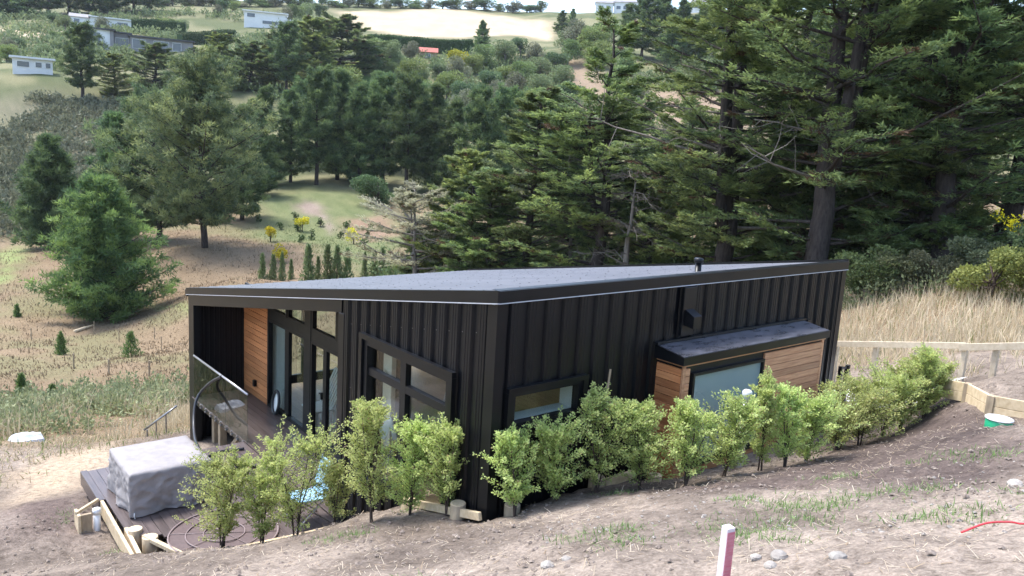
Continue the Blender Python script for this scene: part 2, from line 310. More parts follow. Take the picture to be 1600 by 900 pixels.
def ground_height(x, y, detail=True):
    x = np.asarray(x, float); y = np.asarray(y, float); z = base_height(x, y); D = np.hypot(x - CAM[0], y - CAM[1])
    if detail:
        w = 1 - smooth(14, 24, D)
        z = z + w * ((fbm(x * 1.1, y * 1.1, 3) - .5) * .16 + (fbm(x * 4.5, y * 4.5, 11, 3) - .5) * .11)
        z = z + smooth(20, 40, D) * (fbm(x * .35, y * .35, 5) - .5) * .5 + smooth(90, 160, D) * (fbm(x * .05, y * .05, 8) - .5) * 3.0
    ins = (x > .05) & (x < 7.75) & (y > .05) & (y < 10.9)
    z = np.where(ins, np.minimum(z, -2.35 - .03 * y), z)
    dk = (x > -2.84) & (x <= .06) & (y > 3.72) & (y < 7.78)
    z = np.where(dk, np.minimum(z, -1.98 - .05 * (y - 3.7)), z)
    return z
def gz(x, y): return float(ground_height(np.array([x]), np.array([y]), True)[0])

def inpoly(x, y, P):
    P = np.asarray(P); r = np.zeros(x.shape, bool); j = len(P) - 1
    for i in range(len(P)):
        a, b = P[i], P[j]
        c = ((a[1] > y) != (b[1] > y)) & (x < (b[0] - a[0]) * (y - a[1]) / (b[1] - a[1] + 1e-12) + a[0]); r ^= c; j = i
    return r
def seg_dist(x, y, P):
    P = np.asarray(P, float); d = np.full(x.shape, 1e9)
    for i in range(len(P)):
        a, b = P[i], P[(i + 1) % len(P)]; e = b - a; t = np.clip(((x - a[0]) * e[0] + (y - a[1]) * e[1]) / (e @ e + 1e-9), 0, 1)
        d = np.minimum(d, np.hypot(x - a[0] - t * e[0], y - a[1] - t * e[1]))
    return d
def patch(x, y, P, soft, nz=.6, sc=.5, seed=31):
    """soft, ragged mask of a polygon on the ground"""
    x = np.asarray(x, float); y = np.asarray(y, float); lo = np.min(P, 0) - 3 * soft; hi = np.max(P, 0) + 3 * soft
    m = (x > lo[0]) & (x < hi[0]) & (y > lo[1]) & (y < hi[1]); w = np.zeros(x.shape)
    if m.any():
        xs, ys = x[m], y[m]; d = seg_dist(xs, ys, P) * np.where(inpoly(xs, ys, P), 1, -1)
        d = d + (fbm(xs * sc / soft, ys * sc / soft, seed) - .5) * 2 * soft * nz * 1.6
        w[m] = smooth(-soft, soft, d)
    return w
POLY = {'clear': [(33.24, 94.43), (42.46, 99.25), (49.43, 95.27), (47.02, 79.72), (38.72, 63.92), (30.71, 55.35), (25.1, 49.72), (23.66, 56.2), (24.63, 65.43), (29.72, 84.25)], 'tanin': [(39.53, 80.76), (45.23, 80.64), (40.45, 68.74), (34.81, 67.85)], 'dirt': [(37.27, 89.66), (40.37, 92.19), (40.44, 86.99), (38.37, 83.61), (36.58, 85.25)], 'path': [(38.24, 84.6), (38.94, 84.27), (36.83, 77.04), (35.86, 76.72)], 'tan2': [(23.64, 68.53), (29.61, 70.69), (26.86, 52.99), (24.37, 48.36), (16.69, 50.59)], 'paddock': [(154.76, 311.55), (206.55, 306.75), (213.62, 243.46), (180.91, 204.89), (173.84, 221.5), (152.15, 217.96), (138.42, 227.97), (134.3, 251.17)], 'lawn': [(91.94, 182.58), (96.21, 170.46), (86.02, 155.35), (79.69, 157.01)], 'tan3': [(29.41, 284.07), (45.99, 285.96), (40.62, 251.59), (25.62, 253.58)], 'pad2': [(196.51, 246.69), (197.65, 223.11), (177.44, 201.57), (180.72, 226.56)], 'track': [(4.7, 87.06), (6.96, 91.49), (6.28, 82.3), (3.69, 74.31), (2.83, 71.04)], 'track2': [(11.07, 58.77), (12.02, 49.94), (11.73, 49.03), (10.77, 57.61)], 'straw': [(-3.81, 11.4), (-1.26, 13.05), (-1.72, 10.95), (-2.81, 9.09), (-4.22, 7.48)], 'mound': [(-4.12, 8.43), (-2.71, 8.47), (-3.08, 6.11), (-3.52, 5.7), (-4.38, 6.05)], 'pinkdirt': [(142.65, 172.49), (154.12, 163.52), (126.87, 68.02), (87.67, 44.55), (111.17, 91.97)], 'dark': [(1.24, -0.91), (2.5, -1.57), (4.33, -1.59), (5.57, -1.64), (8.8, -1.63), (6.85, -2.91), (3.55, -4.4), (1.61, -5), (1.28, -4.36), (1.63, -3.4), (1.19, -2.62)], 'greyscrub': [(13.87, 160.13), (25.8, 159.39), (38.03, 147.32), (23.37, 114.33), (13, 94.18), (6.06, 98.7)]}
def lerp3(a, b, t): return np.asarray(a)[None] * (1 - t[:, None]) + np.asarray(b)[None] * t[:, None]
def ground_colour(x, y):
    D = np.hypot(x - CAM[0], y - CAM[1]); n1 = fbm(x * .9, y * .9, 21); n2 = fbm(x * .12, y * .12, 25); n3 = fbm(x * 5, y * 5, 41, 3)
    mid = lerp3((.155, .110, .066), (.255, .192, .122), np.clip(n1 * .6 + n2 * .8 - .2 , 0, 1))
    g = smooth(.55, .72, fbm(x * .22, y * .22, 77)); mid = mid * (1 - .45 * g[:, None]) + np.array((.15, .17, .075)) * (.45 * g[:, None])
    far = lerp3((.085, .105, .045), (.21, .20, .11), np.clip(smooth(.35, .65, n2) * .8 + n1 * .2, 0, 1))
    w = smooth(98, 125, D); c = mid * (1 - w[:, None]) + far * w[:, None]
    soil = lerp3((.115, .092, .075), (.315, .262, .214), np.clip(smooth(.25, .75, n1) * .65 + n3 * .5 - .08, 0, 1))
    w = (1 - smooth(19, 25, D + (n2 - .5) * 8)) * (1 - smooth(12.5, 15.5, x + (n1 - .5) * 4)); c = c * (1 - w[:, None]) + soil * w[:, None]
    for k, soft, c0, c1 in (('clear', 3, (.085, .115, .045), (.205, .215, .105)), ('tan2', 2, (.172, .122, .075), (.26, .195, .125)), ('tanin', 1.5, (.19, .128, .085), (.28, .20, .14)), ('dirt', .9, (.17, .13, .105), (.32, .26, .21)), ('path', .5, (.20, .16, .125), (.29, .24, .19)),
                            ('paddock', 5, (.40, .31, .20), (.54, .44, .31)), ('lawn', 3, (.12, .22, .06), (.2, .3, .1)), ('tan3', 3, (.45, .36, .24), (.6, .5, .36)), ('pad2', 3, (.5, .38, .25), (.62, .5, .35)),
                            ('track', 1.5, (.17, .22, .08), (.26, .3, .12)), ('track2', .7, (.17, .22, .08), (.26, .3, .12)), ('straw', .7, (.33, .255, .175), (.46, .37, .27)), ('mound', .6, (.085, .064, .056), (.17, .13, .112)),
                            ('pinkdirt', 8, (.20, .15, .10), (.33, .25, .18)), ('dark', .45, (.050, .039, .036), (.165, .128, .110)), ('greyscrub', 10, (.095, .10, .06), (.20, .18, .12))):  # 'dark' patch: dark soil plus the shrub row's shadow painted into the colour
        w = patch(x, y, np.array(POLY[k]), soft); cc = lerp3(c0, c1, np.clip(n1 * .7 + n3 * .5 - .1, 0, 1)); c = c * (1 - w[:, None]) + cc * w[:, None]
    return np.clip(c, .01, .9)

def sinh_axis(c, lo, hi, a=7.5, dt=.0195):
    t0 = -math.asinh((c - lo) / a); t1 = math.asinh((hi - c) / a); return c + a * np.sinh(np.linspace(t0, t1, int((t1 - t0) / dt)))
gx = sinh_axis(-1.0, -140, 620); gy = sinh_axis(-1.5, -90, 620)
# put grid lines on the house wall and deck edges so that the ground steps there stay hidden
for v in (.045, .055): gx[np.argmin(np.abs(gx - v))] = v
for v in (.045, .055): gy[np.argmin(np.abs(gy - v))] = v
XX, YY = np.meshgrid(gx, gy, indexing='ij'); xf, yf = XX.ravel(), YY.ravel()
ZZ = ground_height(xf, yf); ni, nj = len(gx), len(gy)
I = (np.arange(ni - 1)[:, None] * nj + np.arange(nj - 1)[None]).ravel()
GF = np.stack([I, I + nj, I + nj + 1, I + 1], -1)
m, n, l, b = new_mat('ground'); at = n.new('ShaderNodeAttribute'); at.attribute_name = 'Col'
t1 = pos_noise(n, l, (1, 1, 1), 9.0, 6, .65); t2 = pos_noise(n, l, (1, 1, 1), 42.0, 3, .6)
r1 = ramp(n, [(.28, (.50, .48, .47)), (.5, (1, 1, 1)), (.75, (1.35, 1.34, 1.32))]); l.new(t1.outputs[0], r1.inputs[0])
r2 = ramp(n, [(.3, (.66, .64, .62)), (.7, (1.22, 1.22, 1.22))]); l.new(t2.outputs[0], r2.inputs[0])
mx1 = n.new('ShaderNodeMix'); mx1.data_type = 'RGBA'; mx1.blend_type = 'MULTIPLY'; mx1.inputs[0].default_value = 1
l.new(at.outputs['Color'], mx1.inputs[6]); l.new(r1.outputs[0], mx1.inputs[7])
mx2 = n.new('ShaderNodeMix'); mx2.data_type = 'RGBA'; mx2.blend_type = 'MULTIPLY'; mx2.inputs[0].default_value = 1
l.new(mx1.outputs[2], mx2.inputs[6]); l.new(r2.outputs[0], mx2.inputs[7]); l.new(mx2.outputs[2], b.inputs['Base Color'])
setin(b, Roughness=.95); b.inputs['Specular IOR Level'].default_value = .12; bump(n, l, b, t1, .9, .05)
M['ground'] = m
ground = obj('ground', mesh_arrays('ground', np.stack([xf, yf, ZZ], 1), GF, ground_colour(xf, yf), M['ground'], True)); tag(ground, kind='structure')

# ------------------------------------------------------------------ the black house
H0 = 2.59; SL = 1.908 / 11.283; W = 11.283; L = 7.772
def roof_z(y): return H0 - SL * y
house = thing('house', 'black ribbed steel house with sloping mono-pitch roof and cedar bay beside the shrub row', 'house', (0, 0, ZF))
PITCH = .285
PROF = [(0, 0), (.085, 0), (.105, -.038), (.135, -.038), (.141, -.031), (.149, -.031), (.155, -.038), (.190, -.038), (.196, -.031), (.204, -.031), (.210, -.038), (.243, -.038), (.263, 0)]
def clad(s0, s1, place, zb, zt, holes, mat, name='cladding_sheet', ribs=3, pitch=PITCH, k=1.0):
    """ribbed sheets between s0 and s1; place(s, out, z) -> point; zb, zt functions of s; holes (s0, s1, z0, z1)"""
    s = s0
    while s < s1 - 1e-6:
        e = min(s + ribs * pitch, s1); pts = []
        for i in range(ribs):
            for a, o in PROF:
                q = s + i * pitch + a * pitch / .285
                if q < e - 1e-4: pts.append((q, o * k))
        pts.append((e, pts[0][1]))
        ex = [h for hh in holes for h in hh[:2] if s < h < e]; xs = [p[0] for p in pts]; os_ = [p[1] for p in pts]
        allx = sorted(set([round(v, 5) for v in xs + ex])); alo = np.interp(allx, xs, os_)
        pieces = {}
        for i in range(len(allx) - 1):
            a, c = allx[i], allx[i + 1]; mid = (a + c) / 2; spans = [(None, None)]
            for hh in holes:
                if hh[0] < mid < hh[1]: spans = [(None, hh[2]), (hh[3], None)]
            for lo, hi in spans:
                def zlo(q): return zb(q) if lo is None else lo
                def zhi(q): return zt(q) if hi is None else hi
                if zhi(mid) - zlo(mid) < .01: continue
                V, F = pieces.setdefault(0 if hi is None and lo is None else (1 if lo is None else 2), ([], []))
                k0 = len(V); V += [place(a, alo[i], zlo(a)), place(c, alo[i + 1], zlo(c)), place(c, alo[i + 1], zhi(c)), place(a, alo[i], zhi(a))]; F.append((k0, k0 + 1, k0 + 2, k0 + 3))
        for V, F in pieces.values(): obj(name, mesh_arrays(name, np.array(V), np.array(F), mat=mat), house)
        s = e
# gable wall (plane X = 0), right of the porch
clad(.07, 3.80, lambda s, o, z: (o, s, z), lambda s: ZF - .6, lambda s: roof_z(s) - .01, [(.80, 3.0, -.52, 1.50)], M['steel'])
# long wall (plane Y = 0)
clad(.07, L - .06, lambda s, o, z: (s, o, z), lambda s: -1.2, lambda s: H0 - .01, [(.24, 1.39, 1.04, 1.48)], M['steel'])
# low side wall and far end wall, and the porch's inner side wall
clad(.1, L, lambda s, o, z: (s, W - .02 - o, z), lambda s: -3.0, lambda s: roof_z(W) - .01, [(1.55, 6.3, ZF + .06, .36)], M['steel'])
clad(.1, W - .1, lambda s, o, z: (L - .02 - o, s, z), lambda s: -2.6, lambda s: roof_z(s) - .01, [], M['steel'])
clad(.14, 1.25, lambda s, o, z: (s, W - .20 + o, z), lambda s: -2.35, lambda s: roof_z(W - .2) - .02, [], M['steel'], pitch=.12, k=.45)
# corner flashings
fl = MB(); fl.box(-.048, .10, -.048, .0, -1.0, H0 - .012); fl.box(-.048, .0, -.002, .135, -1.0, H0 - .03); fl.build('corner_flashing', M['trim'], house)
fl = MB(); fl.box(L - .10, L + .045, -.05, .12, -1.0, H0 - .012); fl.build('corner_flashing', M['trim'], house)
fl = MB(); fl.box(6.62, 6.74, -.11, -.03, -.6, 1.80); fl.build('downpipe', M['trim'], house)
# porch post, beam, edge trim
MB().cbox(-.03, .14, 10.93, W, -3.1, roof_z(10.93) - .03).build('porch_post', M['trim'], house)
pb = MB(); yy = np.array([3.80, 11.0])
def slab(mb, x0, x1, y0, y1, top0, top1, bot0, bot1):
    V = [(x0, y0, bot0), (x1, y0, bot0), (x1, y1, bot1), (x0, y1, bot1), (x0, y0, top0), (x1, y0, top0), (x1, y1, top1), (x0, y1, top1)]
    return mb.add(V, BOXF)
slab(pb, -.035, .13, 3.80, 10.925, roof_z(3.8) - .004, roof_z(10.925) - .004, roof_z(3.8) - .215, roof_z(10.925) - .26).build('porch_beam', M['trim'], house)
MB().cbox(-.045, .13, 3.70, 3.88, ZF - .5, roof_z(3.88) - .215).build('porch_edge_trim', M['trim'], house)
slab(MB(), .13, 1.22, 3.9, W - .2, roof_z(3.9) - .06, roof_z(W - .2) - .06, roof_z(3.9) - .09, roof_z(W - .2) - .09).build('porch_soffit', M['frame'], house)
# inside return of the porch at its right end
MB().box(.05, 1.2, 3.86, 3.90, ZF - .3, roof_z(3.9) - .1).build('porch_return_wall', M['steel'], house)
# cedar boards of the porch wall
z = ZF + .004
while z < roof_z(9.65) - .12:
    top = min(z + .132, roof_z(11.08) - .06 if False else 10)
    y1 = min(11.08, (H0 - .10 - (z + .132)) / SL)
    if y1 > 9.75: piece('cedar_board', 1.175 + random.uniform(-.002, .002), 1.205, 9.66, y1, z, z + .124, M['cedarY'], house)
    z += .134
MB().box(1.212, 1.25, 9.60, 11.1, ZF - .2, .9).build('wall_backing', M['frame'], house)
sk = MB(); sk.box(1.10, 1.16, 10.24, 10.34, -1.40, -1.26); sk.build('outdoor_socket', M['frame'], house)

# windows and doors: frame meshes with panes as sub-parts
def frame_x(name, x, dpt, y0, y1, z0, z1, bars_y, bars_z, t, parent, glass, sill=False, pane_name='pane', extra=None):
    """rectangular frame in a plane X = x; bars_y: list of (y0, y1) uprights; bars_z: (z0, z1) rails"""
    f = MB(); f.box(x - dpt, x + .05, y0, y0 + t, z0, z1); f.box(x - dpt, x + .05, y1 - t, y1, z0, z1)
    f.box(x - dpt + .001, x + .049, y0 + t, y1 - t, z0, z0 + t); f.box(x - dpt + .001, x + .049, y0 + t, y1 - t, z1 - t, z1)
    for a, c in bars_y: f.box(x - dpt * .6, x + .045, a, c, z0 + t, z1 - t)
    ys = [y0 + t] + [v for q in bars_y for v in q] + [y1 - t]; zs = [z0 + t] + [v for q in bars_z for v in q] + [z1 - t]
    for i in range(0, len(ys), 2):
        for a, c in bars_z: f.box(x - dpt * .6 + .002, x + .043, ys[i], ys[i + 1], a, c)
    o = f.build(name, M['frame'], parent)
    for i in range(0, len(ys), 2):
        for j in range(0, len(zs), 2):
            g = MB(); g.box(x + .012, x + .024, ys[i] - .004, ys[i + 1] + .004, zs[j] - .004, zs[j + 1] + .004); g.build(pane_name, glass, o)
    return o
gw = frame_x('window', 0.0, .07, .80, 3.0, -.52, 1.50, [(1.885, 2.025)], [(.97, 1.08)], .085, house, M['glass'])
hd = MB(); hd.box(-.115, -.045, .70, 3.10, 1.505, 1.58); hd.box(-.112, -.045, .70, .79, -.6, 1.503); hd.box(-.112, -.045, 3.01, 3.10, -.6, 1.503); hd.build('window_surround', M['trim'], gw)
# porch glazing: two sliding panels, a post, french doors, transoms above
xd = 1.207
dw = frame_x('sliding_door', xd, .05, 7.66, 9.62, ZF + .006, .36, [(8.51, 8.71)], [], .075, house, M['glass'])
fd = frame_x('french_door', xd, .05, 3.95, 7.40, ZF + .006, .33, [(4.0, 4.1), (4.6, 4.74), (5.2, 5.34), (6.13, 6.27), (6.74, 6.88)], [], .05, house, M['glass'])
hb = MB(); hb.box(1.10, 1.14, 6.79, 6.83, -.72, -.58); hb.box(1.10, 1.125, 6.80, 6.90, -.62, -.60); hb.build('door_handle', M['frame'], fd)
MB().cbox(xd - .06, xd + .06, 7.402, 7.658, ZF, roof_z(7.66) - .1).build('door_post', M['frame'], house)
MB().box(xd - .045, xd + .045, 3.9, 7.40, .331, .56).build('lintel', M['frame'], house)
MB().box(xd - .045, xd + .045, 7.66, 9.62, .361, .56).build('lintel', M['frame'], house)
def transom(y0, y1):
    f = MB(); x0, x1 = xd - .045, xd + .045
    for a, c in ((y0, y0 + .06), (y1 - .06, y1)): slab(f, x0, x1, a, c, roof_z(a) - .1, roof_z(c) - .1, .562, .562)
    f.box(x0, x1, y0 + .06, y1 - .06, .561, .60); slab(f, x0, x1, y0 + .06, y1 - .06, roof_z(y0) - .1, roof_z(y1) - .1, roof_z(y0) - .16, roof_z(y1) - .16)
    o = f.build('transom_window', M['frame'], house); g = MB(); slab(g, xd, xd + .012, y0 + .05, y1 - .05, roof_z(y0) - .15, roof_z(y1) - .15, .59, .59); g.build('pane', M['glass'], o)
transom(8.6, 9.6); transom(7.66, 8.56); transom(6.30, 7.40); transom(5.1, 6.29)
# small window in the long wall
def frame_y(name, y, dpt, x0, x1, z0, z1, t, parent, glass):
    f = MB(); f.box(x0, x0 + t, y - dpt, y + .05, z0, z1); f.box(x1 - t, x1, y - dpt, y + .05, z0, z1)
    f.box(x0 + t, x1 - t, y - dpt + .001, y + .049, z0, z0 + t); f.box(x0 + t, x1 - t, y - dpt + .001, y + .049, z1 - t, z1)
    o = f.build(name, M['frame'], parent); g = MB(); g.box(x0 + t - .003, x1 - t + .003, y + .012, y + .024, z0 + t - .003, z1 - t + .003); g.build('pane', glass, o); return o
sw = frame_y('window', 0.0, .065, .235, 1.395, 1.03, 1.485, .055, house, M['glass'])
hd = MB(); hd.box(.15, 1.475, -.11, -.045, 1.49, 1.55); hd.box(.15, .232, -.10, -.045, .97, 1.488); hd.box(1.398, 1.475, -.10, -.045, .97, 1.488); hd.box(.234, 1.396, -.10, -.045, .97, 1.028); hd.build('window_surround', M['trim'], sw)
rv = MB(); rv.box(1.345, 1.36, .055, .28, 1.08, 1.435); rv.box(.29, 1.344, .055, .28, 1.07, 1.085); rv.build('window_reveal', M['white'], sw)

# roof: sheets running down the slope, fascias, drip trims, flue
nx = 27; wsh = (L + .10) / 9
for i in range(9):
    x0 = -.05 + i * wsh; x1 = x0 + wsh; pr = []
    for r in range(4):
        q = x0 + r * wsh / 4
        for a, o in ((0, 0), (.05, 0), (.066, .036), (.100, .036), (.116, 0)): pr.append((q + a, o))
    pr.append((x1 - .0015, 0)); V = []; F = []
    y0, y1 = -.05, W + .03
    for (a, o) in pr: V += [(a, y0, roof_z(y0) + .105 + o), (a, y1, roof_z(y1) + .105 + o)]
    for k in range(len(pr) - 1): F.append((2 * k, 2 * k + 2, 2 * k + 3, 2 * k + 1))
    obj('roof_sheet', mesh_arrays('roof_sheet', np.array(V), np.array(F), mat=M['roof']), house)
slab(MB(), .0, L, .0, W - .03, H0 + .09, roof_z(W - .03) + .09, H0 - .03, roof_z(W - .03) - .03).build('roof_deck', M['frame'], house)
f = MB(); slab(f, -.075, -.052, -.075, W + .02, H0 + .145 + .0127, roof_z(W) + .14, H0 + .0127, roof_z(W + .02) - .005); f.build('gable_fascia', M['trim'], house)
f = MB(); f.box(-.051, L + .05, -.075, -.052, H0 + .008, H0 + .148); f.build('high_fascia', M['trim'], house)
f = MB(); f.box(-.051, L + .05, -.0515, .06, H0 + .1475, H0 + .152); f.build('high_capping', M['trim'], house)
f = MB(); slab(f, -.0515, .07, .061, W + .02, roof_z(.06) + .141, roof_z(W) + .141, roof_z(.06) + .137, roof_z(W) + .137); f.build('gable_capping', M['trim'], house)
f = MB(); slab(f, L + .051, L + .075, -.05, W + .02, H0 + .19, roof_z(W) + .18, H0 - .02, roof_z(W) - .02); f.build('far_fascia', M['trim'], house)
f = MB(); f.box(-.052, L + .05, W + .025, W + .15, roof_z(W) - .06, roof_z(W) + .085); f.build('gutter', M['trim'], house)
f = MB(); slab(f, -.080, -.050, -.08, W + .02, H0 + .012, roof_z(W + .02) - .0055, H0 + .001, roof_z(W + .02) - .0165); f.build('drip_trim', M['drip'], house)
f = MB(); f.box(-.049, L + .05, -.080, -.050, H0 - .003, H0 + .0075); f.build('drip_trim', M['drip'], house)
fu = MB(); th = 10; xq, yq = 4.46, .62; zq = roof_z(yq) + .11
fu.tube([(xq, yq, zq - .05), (xq, yq, zq + .02), (xq, yq, zq + .021), (xq, yq, zq + .17)], [.10, .085, .052, .05], 14)
fo = fu.build('flue', M['trim'], house, True); cp = MB(); cp.tube([(xq, yq, zq + .172), (xq, yq, zq + .185), (xq, yq, zq + .235), (xq, yq, zq + .25)], [.05, .075, .075, .05], 14); cp.build('cowl', M['trim'], fo, True)
sc = MB()
for i in range(36):
    for j in range(12):
        x = -.05 + (i + .42) * wsh / 4 * 1.0 + .002; y = .35 + j * .95 + .12 * math.sin(i * 2.7)
        if x < L: sc.box(x - .006, x + .006, y - .007, y + .007, roof_z(y) + .140, roof_z(y) + .146)
tag(sc.build('roof_screws', M['frame'], house), kind='stuff')
sc = MB()
for i in range(13):
    for z in (2.2 - .05 * i, .6):
        y = .07 + (i + .13) * PITCH
        if z < roof_z(y) - .1 and not (.68 < y < 3.1 and z < 1.6): sc.box(-.006, .002, y - .005, y + .005, z - .005, z + .005)
tag(sc.build('wall_screws', M['metal'], house), kind='stuff')
# extract vent: duct cover with hooded cowl
v = MB(); v.cbox(3.27, 3.55, -.10, -.036, 1.86, H0 - .02); vo = v.build('vent_duct', M['trim'], house)
c = MB(); c.add([(3.32, -.10, 2.02), (3.50, -.10, 2.02), (3.50, -.26, 2.0), (3.32, -.26, 2.0), (3.32, -.10, 2.25), (3.50, -.10, 2.25), (3.50, -.26, 2.17), (3.32, -.26, 2.17)], BOXF); c.build('vent_hood', M['trim'], vo)

# cedar bay on the long wall
bay = MB(); bay.box(2.905, 6.465, -.475, .02, -.6, 1.60); bo = bay.build('bay', M['frame'], house)
fw0, fw1, fz0, fz1 = 3.07, 4.775, .10, 1.455
z = -.30
while z < 1.56:
    z1 = min(z + .099, 1.565); d = random.uniform(-.002, .002)
    if z1 - z > .03:
        for a, c in ((2.935, fw0 - .045), (fw1 + .045, 6.44)) if fz0 - .05 < z + .05 < fz1 + .04 else ((2.935, 6.44),):
            piece('cedar_board', a, c, -.505 + d, -.476, z, z1, M['cedarX'], bo)
        piece('cedar_board', 2.875 + d, 2.904, -.47, -.015, z, z1, M['cedarY'], bo)
        piece('cedar_board', 6.466, 6.495 + d, -.47, -.015, z, z1, M['cedarY'], bo)
    z += .108
for x in (2.874, 6.442): MB().cbox(x, x + .055, -.512, -.472, -.30, 1.562).build('corner_board', M['cedarX'], bo)
MB().cbox(2.86, 6.51, -.525, -.02, 1.566, 1.60).build('cedar_trim', M['cedarX'], bo)
bf = frame_y('bay_window', -.51, .03, fw0, fw1, fz0, fz1, .042, bo, M['frost'])
br_ = MB(); V = [(2.80, -.56, 1.602), (6.56, -.56, 1.602), (6.56, -.04, 1.602), (2.80, -.04, 1.602), (2.80, -.56, 1.715), (6.56, -.56, 1.715), (6.56, -.04, 1.79), (2.80, -.04, 1.79)]
bro = br_.add(V, BOXF).build('bay_roof', M['trim'], bo)
V = [(2.815, -.545, 1.7185), (6.545, -.545, 1.7185), (6.545, -.045, 1.7915), (2.815, -.045, 1.7915)]; rs = MB(); rs.add([(a, b_, c_ - .002) for a, b_, c_ in V] + [(a, b_, c_ + .006) for a, b_, c_ in V], BOXF); rs.build('roof_membrane', M['roofgrey'], bro)
MB().box(2.78, 6.58, -.10, -.04, 1.797, 1.83).build('roof_flashing', M['trim'], bro)
# floors and interior linings
UF = -.48
for i in range(24):
    x0 = .12 + i * .31; piece('floor_board', x0, x0 + .306, .12, 3.84, UF - .03, UF, M['floorw'], house)
    if x0 > 1.26: piece('floor_board', x0, x0 + .306, 3.92, 10.9, ZF - .03, ZF, M['floorw'], house)
MB().box(.12, L - .15, 3.845, 3.855, ZF, UF - .002).build('split_level_riser', M['ply'], house)
iw = MB(); slab(iw, 7.35, 7.40, .12, 10.9, roof_z(.12) - .1, roof_z(10.9) - .1, ZF - .02, ZF - .02); iw.build('inner_wall', M['ply'], house)
iw = MB(); iw.box(.12, 7.34, .29, .32, UF, 1.05); iw.box(.12, 7.34, .29, .32, 1.47, 2.4); iw.box(.12, .26, .29, .32, 1.051, 1.469); iw.box(1.38, 7.34, .29, .32, 1.051, 1.469); iw.build('inner_wall', M['plaster'], house)
iw = MB(); iw.box(1.3, 1.55, 10.9, 10.94, ZF, .6); iw.box(6.3, 7.34, 10.9, 10.94, ZF, .6); iw.box(1.551, 6.299, 10.9, 10.94, .37, .6); iw.build('inner_wall', M['plaster'], house)
vw = MB()
for a in (1.55, 2.70, 3.88, 5.06, 6.22): vw.box(a, a + .08, W - .12, W - .03, ZF + .06, .36)
vw.box(1.631, 6.219, W - .119, W - .031, ZF + .06, ZF + .13); vw.box(1.631, 6.219, W - .119, W - .031, .29, .36); vwo = vw.build('valley_window', M['frame'], house)
for a in (1.63, 2.78, 3.96, 5.14): MB().box(a, a + 1.08, W - .08, W - .07, ZF + .12, .30).build('pane', M['glass'], vwo)
iw = MB(); iw.box(3.6, 3.66, .33, 3.84, UF, 2.0); iw.build('partition', M['ply'], house)
iw = MB(); iw.box(.06, .11, 3.02, 3.78, UF, 1.8); iw.box(.06, .11, .12, .78, UF, 2.4); iw.build('window_lining', M['beige'], house)
MB().cbox(.14, .22, 2.56, 2.80, UF, 1.55).build('beige_jamb', M['beige'], house)
slab(MB(), .12, 7.34, .33, 3.84, 2.43, 1.85, 2.40, 1.82).build('ceiling_lining', M['ply'], house)
slab(MB(), 1.3, 7.34, 3.92, 10.88, 1.82, .66, 1.79, .63).build('ceiling_lining', M['plaster'], house)
# curtain behind the sliding door
cv = []; cf_ = []; yy = np.linspace(9.08, 10.15, 60)
for i, y in enumerate(yy): cv += [(1.36 + .04 * math.sin(i * 1.05), y, ZF + .02), (1.36 + .03 * math.sin(i * 1.05 + .3), y * .9 + .1 * 9.7, .30)]
for i in range(59): cf_.append((2 * i, 2 * i + 2, 2 * i + 3, 2 * i + 1))
obj('curtain', mesh_arrays('curtain', np.array(cv), np.array(cf_), mat=M['curtain'], smooth=True), house)

# ------------------------------------------------------------------ deck, balustrade and things on the deck
deck = thing('deck', 'red-brown timber deck in front of the porch doors', 'deck', (-1.4, 5.7, ZF - .3))
x = -2.86
while x < -.16:
    y0 = 3.66 if x > -2.42 else (4.62 + (-2.42 - x) * .9)
    piece('deck_board', x, x + .134, y0 + random.uniform(0, .02), 7.78, ZF - .028, ZF + random.uniform(-.0015, .0015), M['deckY'], deck); x += .1395
x = -.05
while x < 1.15:
    piece('deck_board', x, x + .134, 3.92 if x > -.01 else 3.66, 11.05, ZF - .028, ZF + random.uniform(-.0015, .0015), M['deckY'], deck); x += .1395
for y in np.arange(3.9, 7.8, .48): MB().box(-2.84 if y > 5.2 else -2.3, .0, y, y + .045, ZF - .17, ZF - .029).build('joist', M['greyT'], deck)
MB().box(-2.84, .0, 7.72, 7.782, ZF - .21, ZF - .029).build('rim_board', M['deckY'], deck)
MB().cbox(-2.975, -2.865, 6.42, 7.80, ZF - .24, ZF + .012).build('rim_board', M['deckY'], deck)
MB().beam((-2.925, 6.41, ZF - .11), (-2.955, 4.40, ZF - .13), .05, .24).build('pale_rim_board', M['pineT'], deck)
MB().beam((-2.835, 5.25, ZF - .06), (-2.87, 4.34, ZF - .08), .06, .14).build('pale_bearer', M['pineT'], deck)
MB().beam((-2.70, 4.80, ZF + .02), (-2.34, 3.86, ZF + .0), .07, .06).build('pale_edge_plank', M['pineT'], deck)
pl = MB(); pl.beam((-1.98, 3.60, ZF + .05), (-.9, 3.42, ZF + .07), .05, .16); pl.build('pale_edge_plank', M['pineT'], deck)
pl = MB(); pl.beam((-.86, 3.40, ZF + .08), (-.08, 3.30, ZF + .10), .05, .16); pl.build('pale_edge_plank', M['pineT'], deck)
# porch floor support under the balustrade: bearer, post, brace
MB().box(-.04, .05, 7.86, 10.92, ZF - .125, ZF - .03).build('porch_bearer', M['frame'], deck)
MB().cbox(.3, .42, 7.9, 10.9, ZF - .42, ZF - .2).build('bearer', M['greyT'], deck)
MB().cbox(.28, .44, 10.55, 10.70, -3.1, ZF - .2).build('support_post', M['greyT'], deck)
MB().cbox(.28, .44, 10.15, 10.28, -3.1, ZF - .2).build('support_post', M['greyT'], deck)
MB().beam((.36, 10.1, -2.9), (.36, 9.2, -2.15), .09, .09).build('brace', M['greyT'], deck)

